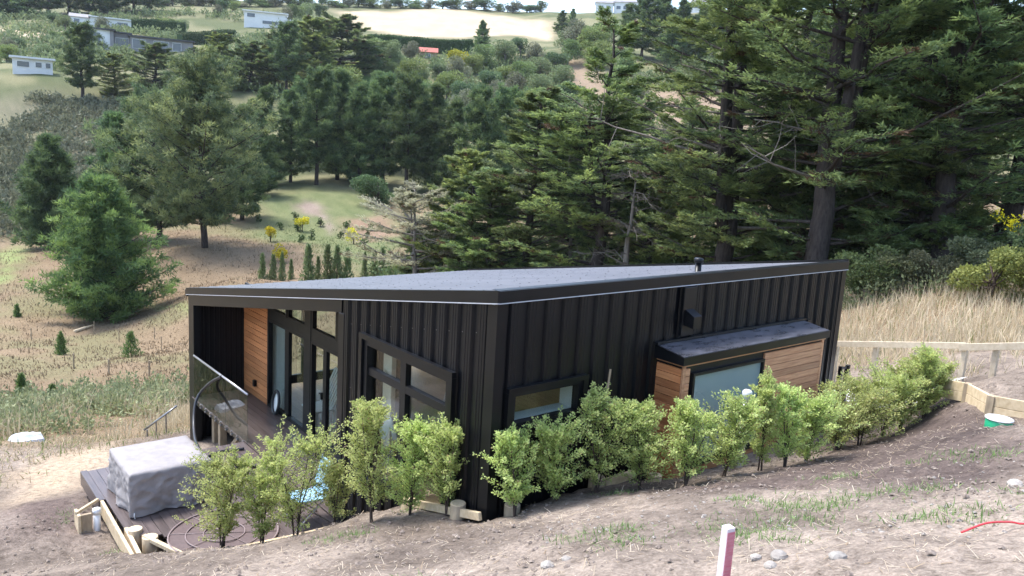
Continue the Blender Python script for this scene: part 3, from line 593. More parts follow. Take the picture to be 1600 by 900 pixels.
def log(name, x, y, r, z0, z1, label, group=None):
    t = thing(name, label, 'log', (x, y, z0), group)
    ph = random.uniform(0, 6); P = MB(); P.tube([(x, y, z0), (x, y, (z0 + z1) / 2), (x, y, z1 - .003)], [r * 1.02, r, r * .985], 16); P.build('bark', M['greyT'], t, True)
    e = MB(); e.tube([(x, y, z1 - .004), (x, y, z1), (x, y, z1 + .004)], [r * .97, r * .96, r * .93], 16); e.build('cut_end', M['ends'], t); return t
log('timber_pile', -2.76, 5.03, .105, -2.2, ZF + .06, 'round pale-topped timber pile behind the other at the deck corner')
log('timber_pile', -2.63, 4.72, .115, -2.2, ZF + .03, 'round pale-topped timber pile beside the brown hoop mat')

bal = thing('glass_balustrade', 'frameless glass balustrade with grey handrail closing the left half of the porch', 'balustrade', (-.03, 9.25, ZF))
MB().tube([(-.04, 10.90, -.676), (-.04, 9.2, -.676), (-.04, 7.63, -.676)], .024, 10).build('handrail', M['rail'], bal, True)
for a, c in ((7.645, 8.86), (8.875, 10.90)): MB().box(-.046, -.034, a, c, ZF - .10, -.69).build('glass_pane', M['railglass'], bal)
for i in range(10):
    for dz in (.0, -.062):
        y = 7.85 + i * .32; MB().tube([(-.075, y, ZF - .02 + dz), (-.047, y, ZF - .02 + dz)], .021, 10).build('clamp', M['rail'], bal)

# covered box on the deck: fitted fabric cover with folds
cx0, cx1, cy0, cy1, ch = -2.70, -1.46, 5.52, 6.80, .70
N = 44; g = np.linspace(0, 1, N); V = []; F = []
def cover_pt(u, v, w):   # u,v in 0..1 on the plan, w height 0..1
    x = cx0 + (cx1 - cx0) * u; y = cy0 + (cy1 - cy0) * v; return np.array([x, y, ZF + .02 + ch * w])
per = [(t, 0) for t in np.linspace(0, 1, 48)[:-1]] + [(1, t) for t in np.linspace(0, 1, 48)[:-1]] + [(1 - t, 1) for t in np.linspace(0, 1, 48)[:-1]] + [(0, 1 - t) for t in np.linspace(0, 1, 48)[:-1]]
rows = np.linspace(0, 1, 26); nP = len(per)
for k, w in enumerate(rows):
    for i, (u, v_) in enumerate(per):
        p = cover_pt(u, v_, w); c = np.array([(cx0 + cx1) / 2, (cy0 + cy1) / 2, p[2]]); d = (p - c); d /= np.linalg.norm(d)
        s = i / nP * 26
        n_w = fbm(np.array([s * .75 + w * 2.6]), np.array([w * 3.6 - s * .45]), 91, 3)[0]; wr = ((1 - abs(2 * n_w - 1)) ** 3 - .45) * .055 * math.sin(math.pi * min(1, .15 + w * .85)) ** .6
        hem = .05 * (1 - w) ** 2 * math.sin(s * 1.7); edge = -.025 * max(0, (w - .93) / .07) ** 2
        p = p + d * (wr + hem + edge + .02); p[2] += (.035 * (fbm(np.array([s * .9]), np.array([w]), 55)[0] - .5) * (1 - w) if w < .5 else 0)
        V.append(p)
for k in range(25):
    for i in range(nP): j = (i + 1) % nP; F.append((k * nP + i, k * nP + j, (k + 1) * nP + j, (k + 1) * nP + i))
off = len(V); R = 12
for q in range(1, R + 1):          # top in rings towards the middle
    for i, (u, v_) in enumerate(per):
        t = q / R; u2 = u + (.5 - u) * t; v2 = v_ + (.5 - v_) * t; p0 = V[25 * nP + i]; p = cover_pt(u2, v2, 1)
        p[:2] = p0[:2] * (1 - t) + np.array([(cx0 + cx1) / 2, (cy0 + cy1) / 2]) * t
        p[2] += .012 + .05 * min(1, t * 4) * (fbm(np.array([p[0] * 2.2]), np.array([p[1] * 2.2]), 14)[0] - .35); V.append(p)
for q in range(R):
    a = (25 * nP) if q == 0 else off + (q - 1) * nP; c = off + q * nP
    for i in range(nP): j = (i + 1) % nP; F.append((a + i, a + j, c + j, c + i))
cov = thing('covered_box', 'large box under a creased grey fabric cover on the deck corner', 'covered box', ((cx0 + cx1) / 2, (cy0 + cy1) / 2, ZF))
obj('fabric_cover', mesh_arrays('fabric_cover', np.array(V), np.array(F), mat=M['cover'], smooth=True), cov)
tie = MB(); tie.tube([(-2.66, 5.47, ZF + .10), (-2.67, 5.45, ZF + .06), (-2.655, 5.46, ZF + .01)], .008, 6); tie.build('tie_cord', M['pvc'], cov)

# round mat with hoops
hm = thing('hoop_mat', 'round brown mat with three pale hoops lying on the deck edge', 'mat', (-1.68, 4.28, ZF))
c0 = np.array([-1.68, 4.28]); th = np.linspace(0, 2 * np.pi, 49)[:-1]
d = MB(); V = [(c0[0], c0[1], ZF + .016)] + [(c0[0] + r * math.cos(a) * .78, c0[1] + r * math.sin(a) * .78 * (1 if True else 1), ZF + .014 + .006 * math.sin(a * 5)) for r in (.5, 1) for a in th]
F3 = [(0, 1 + i, 1 + (i + 1) % 48) for i in range(48)]; F4 = [(1 + i, 49 + i, 49 + (i + 1) % 48, 1 + (i + 1) % 48) for i in range(48)]
obj('fabric', mesh_arrays('fabric', np.array(V), [np.array(F4), np.array(F3)], mat=M['mat'], smooth=True), hm)
for r in (.79, .55, .30):
    P = [(c0[0] + r * math.cos(a), c0[1] + r * math.sin(a), ZF + .03 + .006 * math.sin(2 * a)) for a in np.linspace(0, 2 * np.pi, 65)]
    MB().tube(P, .015 if r > .7 else .010, 8, False).build('hoop', M['hoop'], hm, True)
for a in np.linspace(0, 2 * np.pi, 9)[:-1] + .3: MB().tube([(c0[0] + .05 * math.cos(a), c0[1] + .05 * math.sin(a), ZF + .024), (c0[0] + .78 * math.cos(a), c0[1] + .78 * math.sin(a), ZF + .024)], .006, 5).build('seam', M['hoop'], hm)

# black polythene pipe arching from the handrail down to the deck and coiling on it
PIPE = [(-0.06, 9.05, -0.674), (-0.12, 9.507, -0.914), (-0.22, 9.826, -1.187), (-0.35, 9.807, -1.406), (-0.45, 9.626, -1.651), (-0.55, 9.314, -1.82), (-0.7, 8.719, -1.875), (-0.984, 7.442, -1.634), (-0.93, 7.106, -1.654), (-0.951, 6.873, -1.654)]
def spline(P, n=10):
    P = np.array(P, float); P = np.vstack([2 * P[0] - P[1], P, 2 * P[-1] - P[-2]]); out = []
    for i in range(1, len(P) - 2):
        for t in np.linspace(0, 1, n, endpoint=False):
            a, b_, c_, d_ = P[i - 1], P[i], P[i + 1], P[i + 2]
            out.append(.5 * (2 * b_ + (c_ - a) * t + (2 * a - 5 * b_ + 4 * c_ - d_) * t ** 2 + (3 * b_ - a - 3 * c_ + d_) * t ** 3))
    out.append(P[-2]); return np.array(out)
pp = thing('poly_pipe', 'black polythene pipe arching from the glass handrail to the deck', 'pipe', (-.6, 7.4, ZF))
MB().tube(spline(PIPE), .030, 10).build('pipe_run', M['poly'], pp, True)
pp2 = tag(MB().tube(spline([(-.95, 7.28, ZF + .03), (-.75, 7.40, ZF + .03), (-.50, 7.42, ZF + .03), (-.22, 7.35, ZF + .03)]), .027, 8).build('poly_pipe_offcut', M['poly'], None, True), 'short bent black pipe offcut lying on the deck near the glass', 'pipe')
pp3 = tag(MB().tube(spline([(-1.15, 6.62, ZF + .03), (-.90, 6.55, ZF + .03), (-.62, 6.52, ZF + .03), (-.30, 6.42, ZF + .03)]), .027, 8).build('poly_pipe_offcut', M['poly'], None, True), 'bent black pipe offcut on the deck behind the left-most shrubs', 'pipe')

# oval hoop leaning on the sliding door
oh = thing('oval_ring', 'black oval ring leaning against the sliding door by the curtain', 'ring', (1.08, 9.0, ZF))
P = [(1.10 + .03 * math.sin(a), 9.0 + .165 * math.cos(a), ZF + .27 + .25 * math.sin(a)) for a in np.linspace(0, 2 * np.pi, 41)]
MB().tube(P, .032, 8, False).build('rim', M['poly'], oh, True)
V = [(1.125 + .03 * math.sin(a), 9.0 + .14 * math.cos(a), ZF + .27 + .225 * math.sin(a)) for a in np.linspace(0, 2 * np.pi, 33)[:-1]]; me = bpy.data.meshes.new('disc'); me.from_pydata([tuple(v) for v in V] + [(v[0] + .012, v[1], v[2]) for v in V], [], [list(range(32)), list(range(63, 31, -1))] + [(i, (i + 1) % 32, 32 + (i + 1) % 32, 32 + i) for i in range(32)]); me.materials.append(M['pvc'])
obj('disc', me, oh)

# pale blue folding deck chair hidden behind shrubs beside the gable wall
bc = thing('folding_chair', 'pale blue folding chair against the black wall behind the shrubs', 'chair', (-.4, 4.0, ZF))
s = MB(); s.add([(-.75, 3.78, ZF + .44), (-.28, 3.78, ZF + .40), (-.28, 4.24, ZF + .40), (-.75, 4.24, ZF + .44), (-.75, 3.78, ZF + .47), (-.28, 3.78, ZF + .43), (-.28, 4.24, ZF + .43), (-.75, 4.24, ZF + .47)], BOXF); s.build('seat', M['blue'], bc)
s = MB(); s.add([(-.26, 3.78, ZF + .42), (-.23, 3.78, ZF + .42), (-.23, 4.24, ZF + .42), (-.26, 4.24, ZF + .42), (-.12, 3.78, ZF + .95), (-.09, 3.78, ZF + .95), (-.09, 4.24, ZF + .95), (-.12, 4.24, ZF + .95)], BOXF); s.build('backrest', M['blue'], bc)
for y in (3.77, 4.25):
    MB().tube([(-.74, y, ZF + .01), (-.24, y, ZF + .46), (-.08, y, ZF + .97)], .013, 8).build('leg', M['rail'], bc)
    MB().tube([(-.18, y, ZF + .01), (-.74, y, ZF + .46)], .013, 8).build('leg', M['rail'], bc)

# furniture inside the upper room
tb = thing('dining_table', 'white dining table behind the gable window', 'table', (1.1, 2.4, UF))
MB().cbox(.35, 1.1, 2.3, 3.6, UF + .72, UF + .75).build('table_top', M['white'], tb)
for a in (.42, 1.02):
    for c in (2.4, 3.5): MB().tube([(a, c, UF), (a, c, UF + .72)], .025, 8).build('leg', M['pineT'], tb)
def shell_chair(x, y, rz, label):
    t = thing('shell_chair', label, 'chair', (x, y, UF), 'white chairs at the dining table', rz); V = []; F = []
    nu, nv = 12, 14
    for i in range(nu):
        for j in range(nv):
            u = i / (nu - 1) * 2 - 1; v = j / (nv - 1)
            if v < .5: px, pz = .22 - v * .84, .45 + .03 * (2 * v - 1) ** 2 + .06 * u * u
            else: q = (v - .5) * 2; px, pz = -.20 - .10 * q, .45 + .06 * u * u * (1 - q) + .42 * q
            wd = .24 * (1 - .25 * max(0, (v - .75) * 4) ** 2 * .5); V.append((px + .10 * u * u * (v > .4), u * wd, pz))
    for i in range(nu - 1):
        for j in range(nv - 1): F.append((i * nv + j, (i + 1) * nv + j, (i + 1) * nv + j + 1, i * nv + j + 1))
    me = mesh_arrays('seat_shell', np.array(V), np.array(F), mat=M['white'], smooth=True); o = link(bpy.data.objects.new('seat_shell', me), t); md = o.modifiers.new('thick', 'SOLIDIFY'); md.thickness = .015
    for a, c in ((.18, .17), (.18, -.17), (-.18, .17), (-.18, -.17)):
        link(bpy.data.objects.new('leg', MB().tube([(a, c, 0), (a * .6, c * .6, .45)], .012, 7).mesh('leg', M['pineT'])), t)
    return t
shell_chair(.95, 1.85, 1.4, 'white shell chair with pale legs at the near end of the dining table')
t_ = shell_chair(1.45, 3.0, math.pi, 'tall white shell chair behind the dining table, right side of the gable window'); t_.scale = (1.2, 1.2, 1.28)
shell_chair(.36, 2.75, 0, 'white shell chair between the gable glass and the dining table')
pd_ = thing('rope_pendant', 'pair of pale hanging ropes inside the upper gable window', 'pendant', (1.0, 2.3, 1.2))
for y0, y1 in ((2.2, 2.32), (2.44, 2.34)): MB().tube([(1.0, y0, roof_z(2.3) - .3), (1.0, y1, .55)], .012, 6).build('rope', M['pineT'], pd_)
ch_ = thing('lounge_chair', 'white slatted chair seen through the porch glass', 'chair', (1.9, 7.9, ZF))
for i in range(7): MB().beam((1.75, 7.62 + i * .09, ZF + .42), (2.05 + .06, 7.62 + i * .09, ZF + 1.15), .05, .02).build('back_slat', M['white'], ch_)
MB().cbox(1.35, 1.8, 7.58, 8.22, ZF + .38, ZF + .42).build('seat', M['white'], ch_)
for a in (1.4, 1.78):
    for c in (7.62, 8.18): MB().cbox(a, a + .05, c - .025, c + .025, ZF, ZF + .38).build('leg', M['white'], ch_)

# ------------------------------------------------------------------ timber and pipes round the house
bx = thing('timber_corner', 'upright pale boards boxing a corner beside the deck rim', 'timber', (-3.1, 6.2, gz(-3.1, 6.2)))
g0 = gz(-3.15, 6.15)
MB().cbox(-3.30, -3.15, 6.02, 6.07, g0 - .3, ZF + .0).build('upright_board', M['greyT'], bx); MB().cbox(-3.35, -3.305, 6.0, 6.30, g0 - .3, ZF + .01).build('upright_board', M['pineT'], bx)
MB().beam((-3.36, 6.10, ZF + .02), (-2.98, 6.42, ZF + .03), .045, .05).build('top_rail', M['pineT'], bx)
vp = thing('drain_pipe', 'short upright white drain pipe beside the deck rim', 'pipe', (-3.07, 6.1, g0))
MB().tube([(-3.07, 6.08, g0 - .2), (-3.07, 6.08, ZF - .03)], .052, 14).build('pipe_body', M['pvc'], vp, True)
MB().tube([(-3.07, 6.08, ZF - .05), (-3.07, 6.08, ZF + .035), (-3.07, 6.08, ZF + .045)], [.061, .061, .04], 14).build('socket_end', M['pvc'], vp, True)
for i, (x, y, z1, r, lb) in enumerate([(-.13, .42, -.02, .10, 'cut round timber pile against the gable wall by the near corner'), (.27, -.15, .09, .10, 'cut round timber pile just right of the near house corner'),
                                   (1.70, -.17, .13, .11, 'cut round timber pile standing tall beside the small plank under the long wall'), (2.50, -.50, .10, .09, 'cut round timber pile left of the cedar bay'), (-.14, 1.55, -.40, .10, 'cut round timber pile under the gable window')]):
    log('timber_pile', x, y, r, z1 - .6, z1, lb)
tag(MB().beam((1.83, -.20, .02), (2.40, -.24, .05), .05, .12).build('timber_plank', M['pineT']), 'short pale plank on edge right of the tall timber pile', 'plank')
tag(MB().beam((-.14, 1.42, -.42), (-.14, -.05, .0), .05, .10).build('timber_plank', M['pineT']), 'long pale plank along the foot of the gable wall', 'plank')
w = thing('vent_pipe', 'white capped vent pipe standing in front of the frosted bay window', 'pipe', (3.68, -1.0, gz(3.68, -1.0)))
MB().tube([(3.70, -1.0, gz(3.7, -1) - .2), (3.69, -1.0, 1.16)], .052, 16).build('pipe_body', M['pvc'], w, True)
MB().tube([(3.69, -1.0, 1.10), (3.69, -1.0, 1.135), (3.69, -1.0, 1.14), (3.69, -1.0, 1.235), (3.69, -1.0, 1.26)], [.060, .060, .068, .068, .045], 16).build('cap', M['pvc'], w, True)
tag(MB().tube([(1.450, -.34, 0.040), (1.631, -.32, 1.657)], .0145, 7).build('bamboo_stake', M['greyT']), 'thin leaning bamboo stake rising out of a shrub before the long wall', 'stake')
tag(MB().tube([(9.2, -1.0, gz(9.2, -1.0) - .1), (9.25, -.92, gz(9.2, -1.0) + 1.2)], .010, 6).build('bamboo_stake', M['greyT']), 'thin dark stake by the far end of the shrub row near the fence', 'stake')
sr = thing('stair_handrail', 'grey metal stair handrail on three posts beyond the deck', 'handrail', (-.37, 12.8, -3.1))
MB().tube([(.10, 12.70, -2.42), (-.12, 12.74, -2.58), (-.64, 12.88, -2.98)], .026, 8).build('rail', M['metal'], sr, True)
for x, y, z in ((-.57, 12.86, -2.98), (-.37, 12.81, -2.80), (-.15, 12.76, -2.62)): MB().tube([(x, y, gz(x, y) - .2), (x, y, z)], .020, 8).build('post', M['metal'], sr)

# peg, cord, lid, gate, path, fence, retaining wall
pgz = gz(-1.72, -4.47); pg = thing('survey_peg', 'square timber survey peg painted white and pink in the foreground', 'peg', (-1.72, -4.47, pgz), None, math.radians(-12))
link(bpy.data.objects.new('peg_body', MB().cbox(-.030, .030, -.028, .028, -.3, 2.195 - pgz, .003).mesh('peg_body', M['peg'])), pg)
link(bpy.data.objects.new('pink_face', MB().box(.0305, .0325, -.027, .027, -.3, 2.175 - pgz).mesh('pink_face', M['pink'])), pg)
link(bpy.data.objects.new('pink_face', MB().box(-.029, .029, -.0305, -.0285, -.3, 2.17 - pgz).mesh('pink_face', M['pink'])), pg)
cp_ = [(-.45, -5.29), (-.27, -5.36), (-.05, -5.42), (.05, -5.50), (.25, -5.62), (.5, -5.8), (.9, -6.0)]
tag(MB().tube(spline([(x, y, gz(x, y) + .03 + .05 * math.sin(i * 1.1) ** 2) for i, (x, y) in enumerate(cp_)]), .0065, 7).build('cord', M['red'], None, True), 'red cord lying on the bare ground at the right edge', 'cord')
lz = gz(5.65, -3.48); ld = thing('access_lid', 'round white-topped green access lid set in dark soil', 'lid', (5.65, -3.48, lz))
MB().tube([(5.65, -3.48, lz - .2), (5.65, -3.48, lz + .07), (5.65, -3.48, lz + .09)], [.155, .155, .145], 24).build('collar', M['green'], ld, True)
MB().tube([(5.65, -3.48, lz + .091), (5.65, -3.48, lz + .11), (5.65, -3.48, lz + .115)], [.165, .165, .14], 24).build('top', M['white'], ld, True)
gt = thing('gate', 'low black metal gate beside the far house corner', 'gate', (7.9, -.1, .0))
for x in (7.95, 8.20): MB().cbox(x, x + .07, -.13, -.06, -.2, .80).build('post', M['trim'], gt)
MB().cbox(8.02, 8.198, -.11, -.08, .74, .78).build('top_bar', M['trim'], gt)
for x in (8.06, 8.12): MB().cbox(x, x + .015, -.105, -.09, .05, .739).build('bar', M['trim'], gt)
# concrete path between house end and retaining wall
LA = [(8.0, .75), (8.05, -.3), (8.1, -1.2), (8.05, -1.5), (8.05, -1.65), (8.05, -1.7), (8.05, -1.75)]; RA = [(9.3, .8), (9.35, -.3), (9.4, -1.1), (9.4, -1.4), (9.35, -1.6), (9.3, -1.7), (9.3, -1.75)]
V = []; F4 = []
for a, c in zip(LA, RA):
    for k in range(7): q = k / 6; x, y = a[0] + (c[0] - a[0]) * q, a[1] + (c[1] - a[1]) * q; V.append((x, y, float(base_height(np.array([x]), np.array([y]))[0]) + .12))
for i in range(len(LA) - 1):
    for k in range(6): F4.append((i * 7 + k, i * 7 + k + 1, (i + 1) * 7 + k + 1, (i + 1) * 7 + k))
tag(obj('path', mesh_arrays('path', np.array(V), np.array(F4), mat=M['concrete'], smooth=True)), kind='structure')
fn = thing('barrier_fence', 'new pale timber rail fence with short posts beside the dry grass', 'fence', (9.6, -.5, .4))
MB().beam((9.62, 1.6, .665), (9.62, -1.52, 1.335), .05, .115).build('rail', M['newpine'], fn); MB().beam((9.52, -1.44, 1.30), (9.50, -3.6, 1.85), .05, .125).build('rail', M['newpine'], fn)
for q, (y, zt) in enumerate(((.93, .72), (.12, .88), (-.66, 1.05), (-1.52, 1.24), (-2.02, 1.36), (-2.75, 1.53))):
    g = gz(9.7, y); MB().cbox(9.66 if q < 3 else 9.55, 9.75 if q < 3 else 9.64, y - .045, y + .045, g - .3, zt + .05).build('post', M['newpine'], fn)
rt = thing('retaining_wall', 'low timber retaining wall of stacked planks with square posts at right', 'retaining wall', (7.0, -2.8, 1.0))
RP = [(8.0, -1.75), (7.42, -2.42), (6.62, -3.02), (6.35, -3.75), (6.0, -5.2)]; RZ = [1.02, 1.20, 1.30, 1.42, 1.75]
for i in range(4):
    a, c = RP[i], RP[i + 1]
    for k in range(2): MB().beam((a[0], a[1], RZ[i] - .075 - .155 * k), (c[0], c[1], RZ[i + 1] - .075 - .155 * k), .05, .148).build('plank', M['pineT'], rt)
    dx, dy = c[0] - a[0], c[1] - a[1]; q = .96; x, y = a[0] + dx * q - .06, a[1] + dy * q - .05; MB().cbox(x - .05, x + .05, y - .05, y + .05, gz(x, y) - .3, RZ[i + 1] + .01).build('post', M['greyT'], rt)
# boulders of pale stone at lower right
for i, (x, y, r, lb) in enumerate([(-1.27, -4.56, .055, 'pale stone right of the survey peg, largest of its cluster'), (-1.42, -4.60, .04, 'small pale stone nearest the survey peg'), (-1.33, -4.44, .035, 'flat pale stone behind the largest stone by the peg'), (-1.76, -2.97, .05, 'pale stone at the bottom centre of the bare ground'), (-1.52, -2.93, .035, 'small pale stone right of the bottom centre stone'), (1.37, -5.01, .06, 'pale stone on the dark soil near the right edge'), (-1.2, -4.9, .05, 'pale stone at the lower edge below the peg cluster')]):
    u = np.linspace(0, np.pi, 8); v_ = np.linspace(0, 2 * np.pi, 11)[:-1]; V = []
    for a in u:
        for c in v_:
            d = np.array([math.sin(a) * math.cos(c), math.sin(a) * math.sin(c), math.cos(a)]); k = .75 + .5 * fbm(np.array([d[0] * 1.7 + i * 9]), np.array([d[1] * 1.7 + d[2]]), 61)[0]; V.append(np.array([x, y, gz(x, y) + r * .2]) + d * r * k * np.array([1.2, 1, .65]))
    F = [(a * 10 + c, a * 10 + (c + 1) % 10, (a + 1) * 10 + (c + 1) % 10, (a + 1) * 10 + c) for a in range(7) for c in range(10)]
    tag(obj('stone', mesh_arrays('stone', np.array(V), np.array(F), mat=M['stone'], smooth=False)), lb, 'stone', 'pale stones on the bare ground')
# plastic wrapped heap far left
V = []; px_, py_ = -2.73, 15.97; pz_ = gz(px_, py_)
for i in range(14):
    for j in range(14):
        u, v_ = i / 13 * 2 - 1, j / 13 * 2 - 1; h = max(0, 1 - max(abs(u), abs(v_)) ** 3) ** .6; V.append((px_ + u * .42, py_ + v_ * .32, pz_ - .05 + h * (.20 + .12 * vnoise(np.array([u * 3.]), np.array([v_ * 3.]), 4)[0])))
F = [(i * 14 + j, (i + 1) * 14 + j, (i + 1) * 14 + j + 1, i * 14 + j + 1) for i in range(13) for j in range(13)]
tag(obj('plastic_heap', mesh_arrays('plastic_heap', np.array(V), np.array(F), mat=M['plastic'])), 'heap wrapped in pale grey plastic beside the scrub at left', 'heap')

# ------------------------------------------------------------------ vegetation generators
def unit(v): return v / (np.linalg.norm(v, axis=-1, keepdims=True) + 1e-9)
def leaf_tris(P, D, Ln, Wd, R, flat=0.0):
    """one narrow triangle per leaf"""
    S = unit(np.cross(D, R.normal(size=P.shape) * (1 - flat) + np.array([0, 0, 1.6]) * flat)); V = np.stack([P - S * Wd[:, None], P + S * Wd[:, None], P + D * Ln[:, None]], 1).reshape(-1, 3)
    return V, np.arange(len(P) * 3).reshape(-1, 3)
def leaf_quads(P, D, Ln, Wd, R):
    S = unit(np.cross(D, R.normal(size=P.shape))); N = np.cross(S, D); mid = P + D * (Ln * .5)[:, None] - N * (Ln * .10)[:, None]
    V = np.stack([P, mid + S * Wd[:, None], P + D * Ln[:, None], mid - S * Wd[:, None]], 1).reshape(-1, 3); return V, np.arange(len(P) * 4).reshape(-1, 4)
def mixc(a, b, t): return np.asarray(a)[None] * (1 - t[:, None]) + np.asarray(b)[None] * t[:, None]

def macro_tree(seed, h, spread, low=.10, limbs=78, nl=64, leaders=1, light=(.105, .155, .045), dark=(.030, .056, .026), lsz=1.0):
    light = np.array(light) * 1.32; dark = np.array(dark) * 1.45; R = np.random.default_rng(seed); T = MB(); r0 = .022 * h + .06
    zz = np.linspace(0, 1, 12); wob = np.stack([np.cumsum(R.normal(0, .10, 12)), np.cumsum(R.normal(0, .10, 12))], 1) * h / 16; wob -= wob[0]
    trunk = np.stack([wob[:, 0], wob[:, 1], zz * h * .97 - .3], 1); T.tube(trunk, r0 * (1 - zz * .9) * (1 + .5 * (zz < .04)), 9)
    lead = []
    for k in range(leaders):
        b = R.uniform(.12, .35); a = R.uniform(0, 6.28); off = R.uniform(.8, 1.7); q = np.linspace(0, 1, 8); top = R.uniform(.7, .92)
        P = np.stack([np.interp(b, zz, trunk[:, 0]) + math.cos(a) * off * np.sqrt(q), np.interp(b, zz, trunk[:, 1]) + math.sin(a) * off * np.sqrt(q), (b + (top - b) * q) * h], 1)
        T.tube(P, r0 * .6 * (1 - q * .85), 7); lead.append(P)
    A = []; Dl = []; Ll = []; deads = []
    for i in range(limbs):
        t = low + (1 - low) * (i + R.uniform()) / limbs; z0 = t * h * .97 - .3; src = trunk
        if lead and R.uniform() < .4: src = lead[R.integers(len(lead))]; z0 = R.uniform(src[0, 2], src[-1, 2]); t = z0 / h
        bx_, by_ = np.interp(z0, src[:, 2], src[:, 0]), np.interp(z0, src[:, 2], src[:, 1])
        az = i * 2.39996 + R.normal(0, .5); dh = np.array([math.cos(az), math.sin(az), 0]); pf = (.62 + .38 * min(1, t / .3)) * (1 - max(0, t - .4) / .6 * .80)
        Lr = spread * pf * R.uniform(.5, 1.12); e0 = R.uniform(-.04, .30) + .7 * max(0, t - .75) * 2; cv = R.uniform(-.02, .22)
        s = np.linspace(0, 1, 6); P = np.array([bx_, by_, z0])[None] + dh[None] * (Lr * s)[:, None]; P[:, 2] += Lr * (e0 * s + cv * s * s); P[1:, :2] += R.normal(0, .05 * Lr, (5, 2)) * s[1:, None]
        if R.uniform() < .10 and t < .55:
            dead = MB(); deads.append(dead); dead.tube(P, .05 * (1 - s * .8) * (Lr / 4 + .3), 4)
            for q in range(7):
                k = R.uniform(.3, 1); p = np.array([np.interp(k, s, P[:, c]) for c in range(3)]); d = unit(dh * .6 + R.normal(0, .6, 3)); dead.tube([p, p + d * Lr * .18, p + d * Lr * .3 + R.normal(0, .12, 3)], [.022, .014, .005], 3)
            continue
        T.tube(P, (.018 + .014 * Lr) * (1 - s * .82), 5, False)
        for k in np.linspace(.22, 1.0, 9):
            p = np.array([np.interp(k, s, P[:, c]) for c in range(3)])
            for sg in (-1, 1):
                a2 = az + sg * R.uniform(.35, 1.25) * (1.12 - .6 * k); d = np.array([math.cos(a2), math.sin(a2), R.uniform(-.10, .22)]); A.append(p + R.normal(0, .05, 3)); Dl.append(unit(d)); Ll.append(Lr * .30 * (1.25 - k) * R.uniform(.6, 1.3) + .35)
    A = np.array(A); Dl = np.array(Dl); Ll = np.array(Ll); m = len(A); u = R.uniform(.05, 1, (m, nl)) ** .8
    side = unit(np.cross(Dl, np.array([0, 0, 1.]))); off = R.normal(0, 1, (m, nl)) * .20 * (1.15 - u) * Ll[:, None] * .9
    P = A[:, None] + Dl[:, None] * (Ll[:, None] * u)[..., None] + side[:, None] * off[..., None]; P[..., 2] += R.normal(0, .040, (m, nl)) + .05 * u - .10 * np.abs(off) * 1.0
    D = unit(Dl[:, None] * .9 + side[:, None] * (np.sign(off) * .5)[..., None] + R.normal(0, .26, (m, nl, 3)) + np.array([0, 0, .16]))
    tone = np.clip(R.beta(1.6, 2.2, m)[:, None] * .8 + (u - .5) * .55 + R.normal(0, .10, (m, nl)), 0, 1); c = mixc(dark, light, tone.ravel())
    br = np.repeat(R.uniform(size=m) < .035, nl); c[br] = np.array((.10, .062, .040))
    V, F = leaf_tris(P.reshape(-1, 3), D.reshape(-1, 3), R.uniform(.13, .29, m * nl) * lsz, R.uniform(.023, .047, m * nl) * lsz, R, .62)
    return T, (V, F, np.repeat(c, 3, 0)), deads

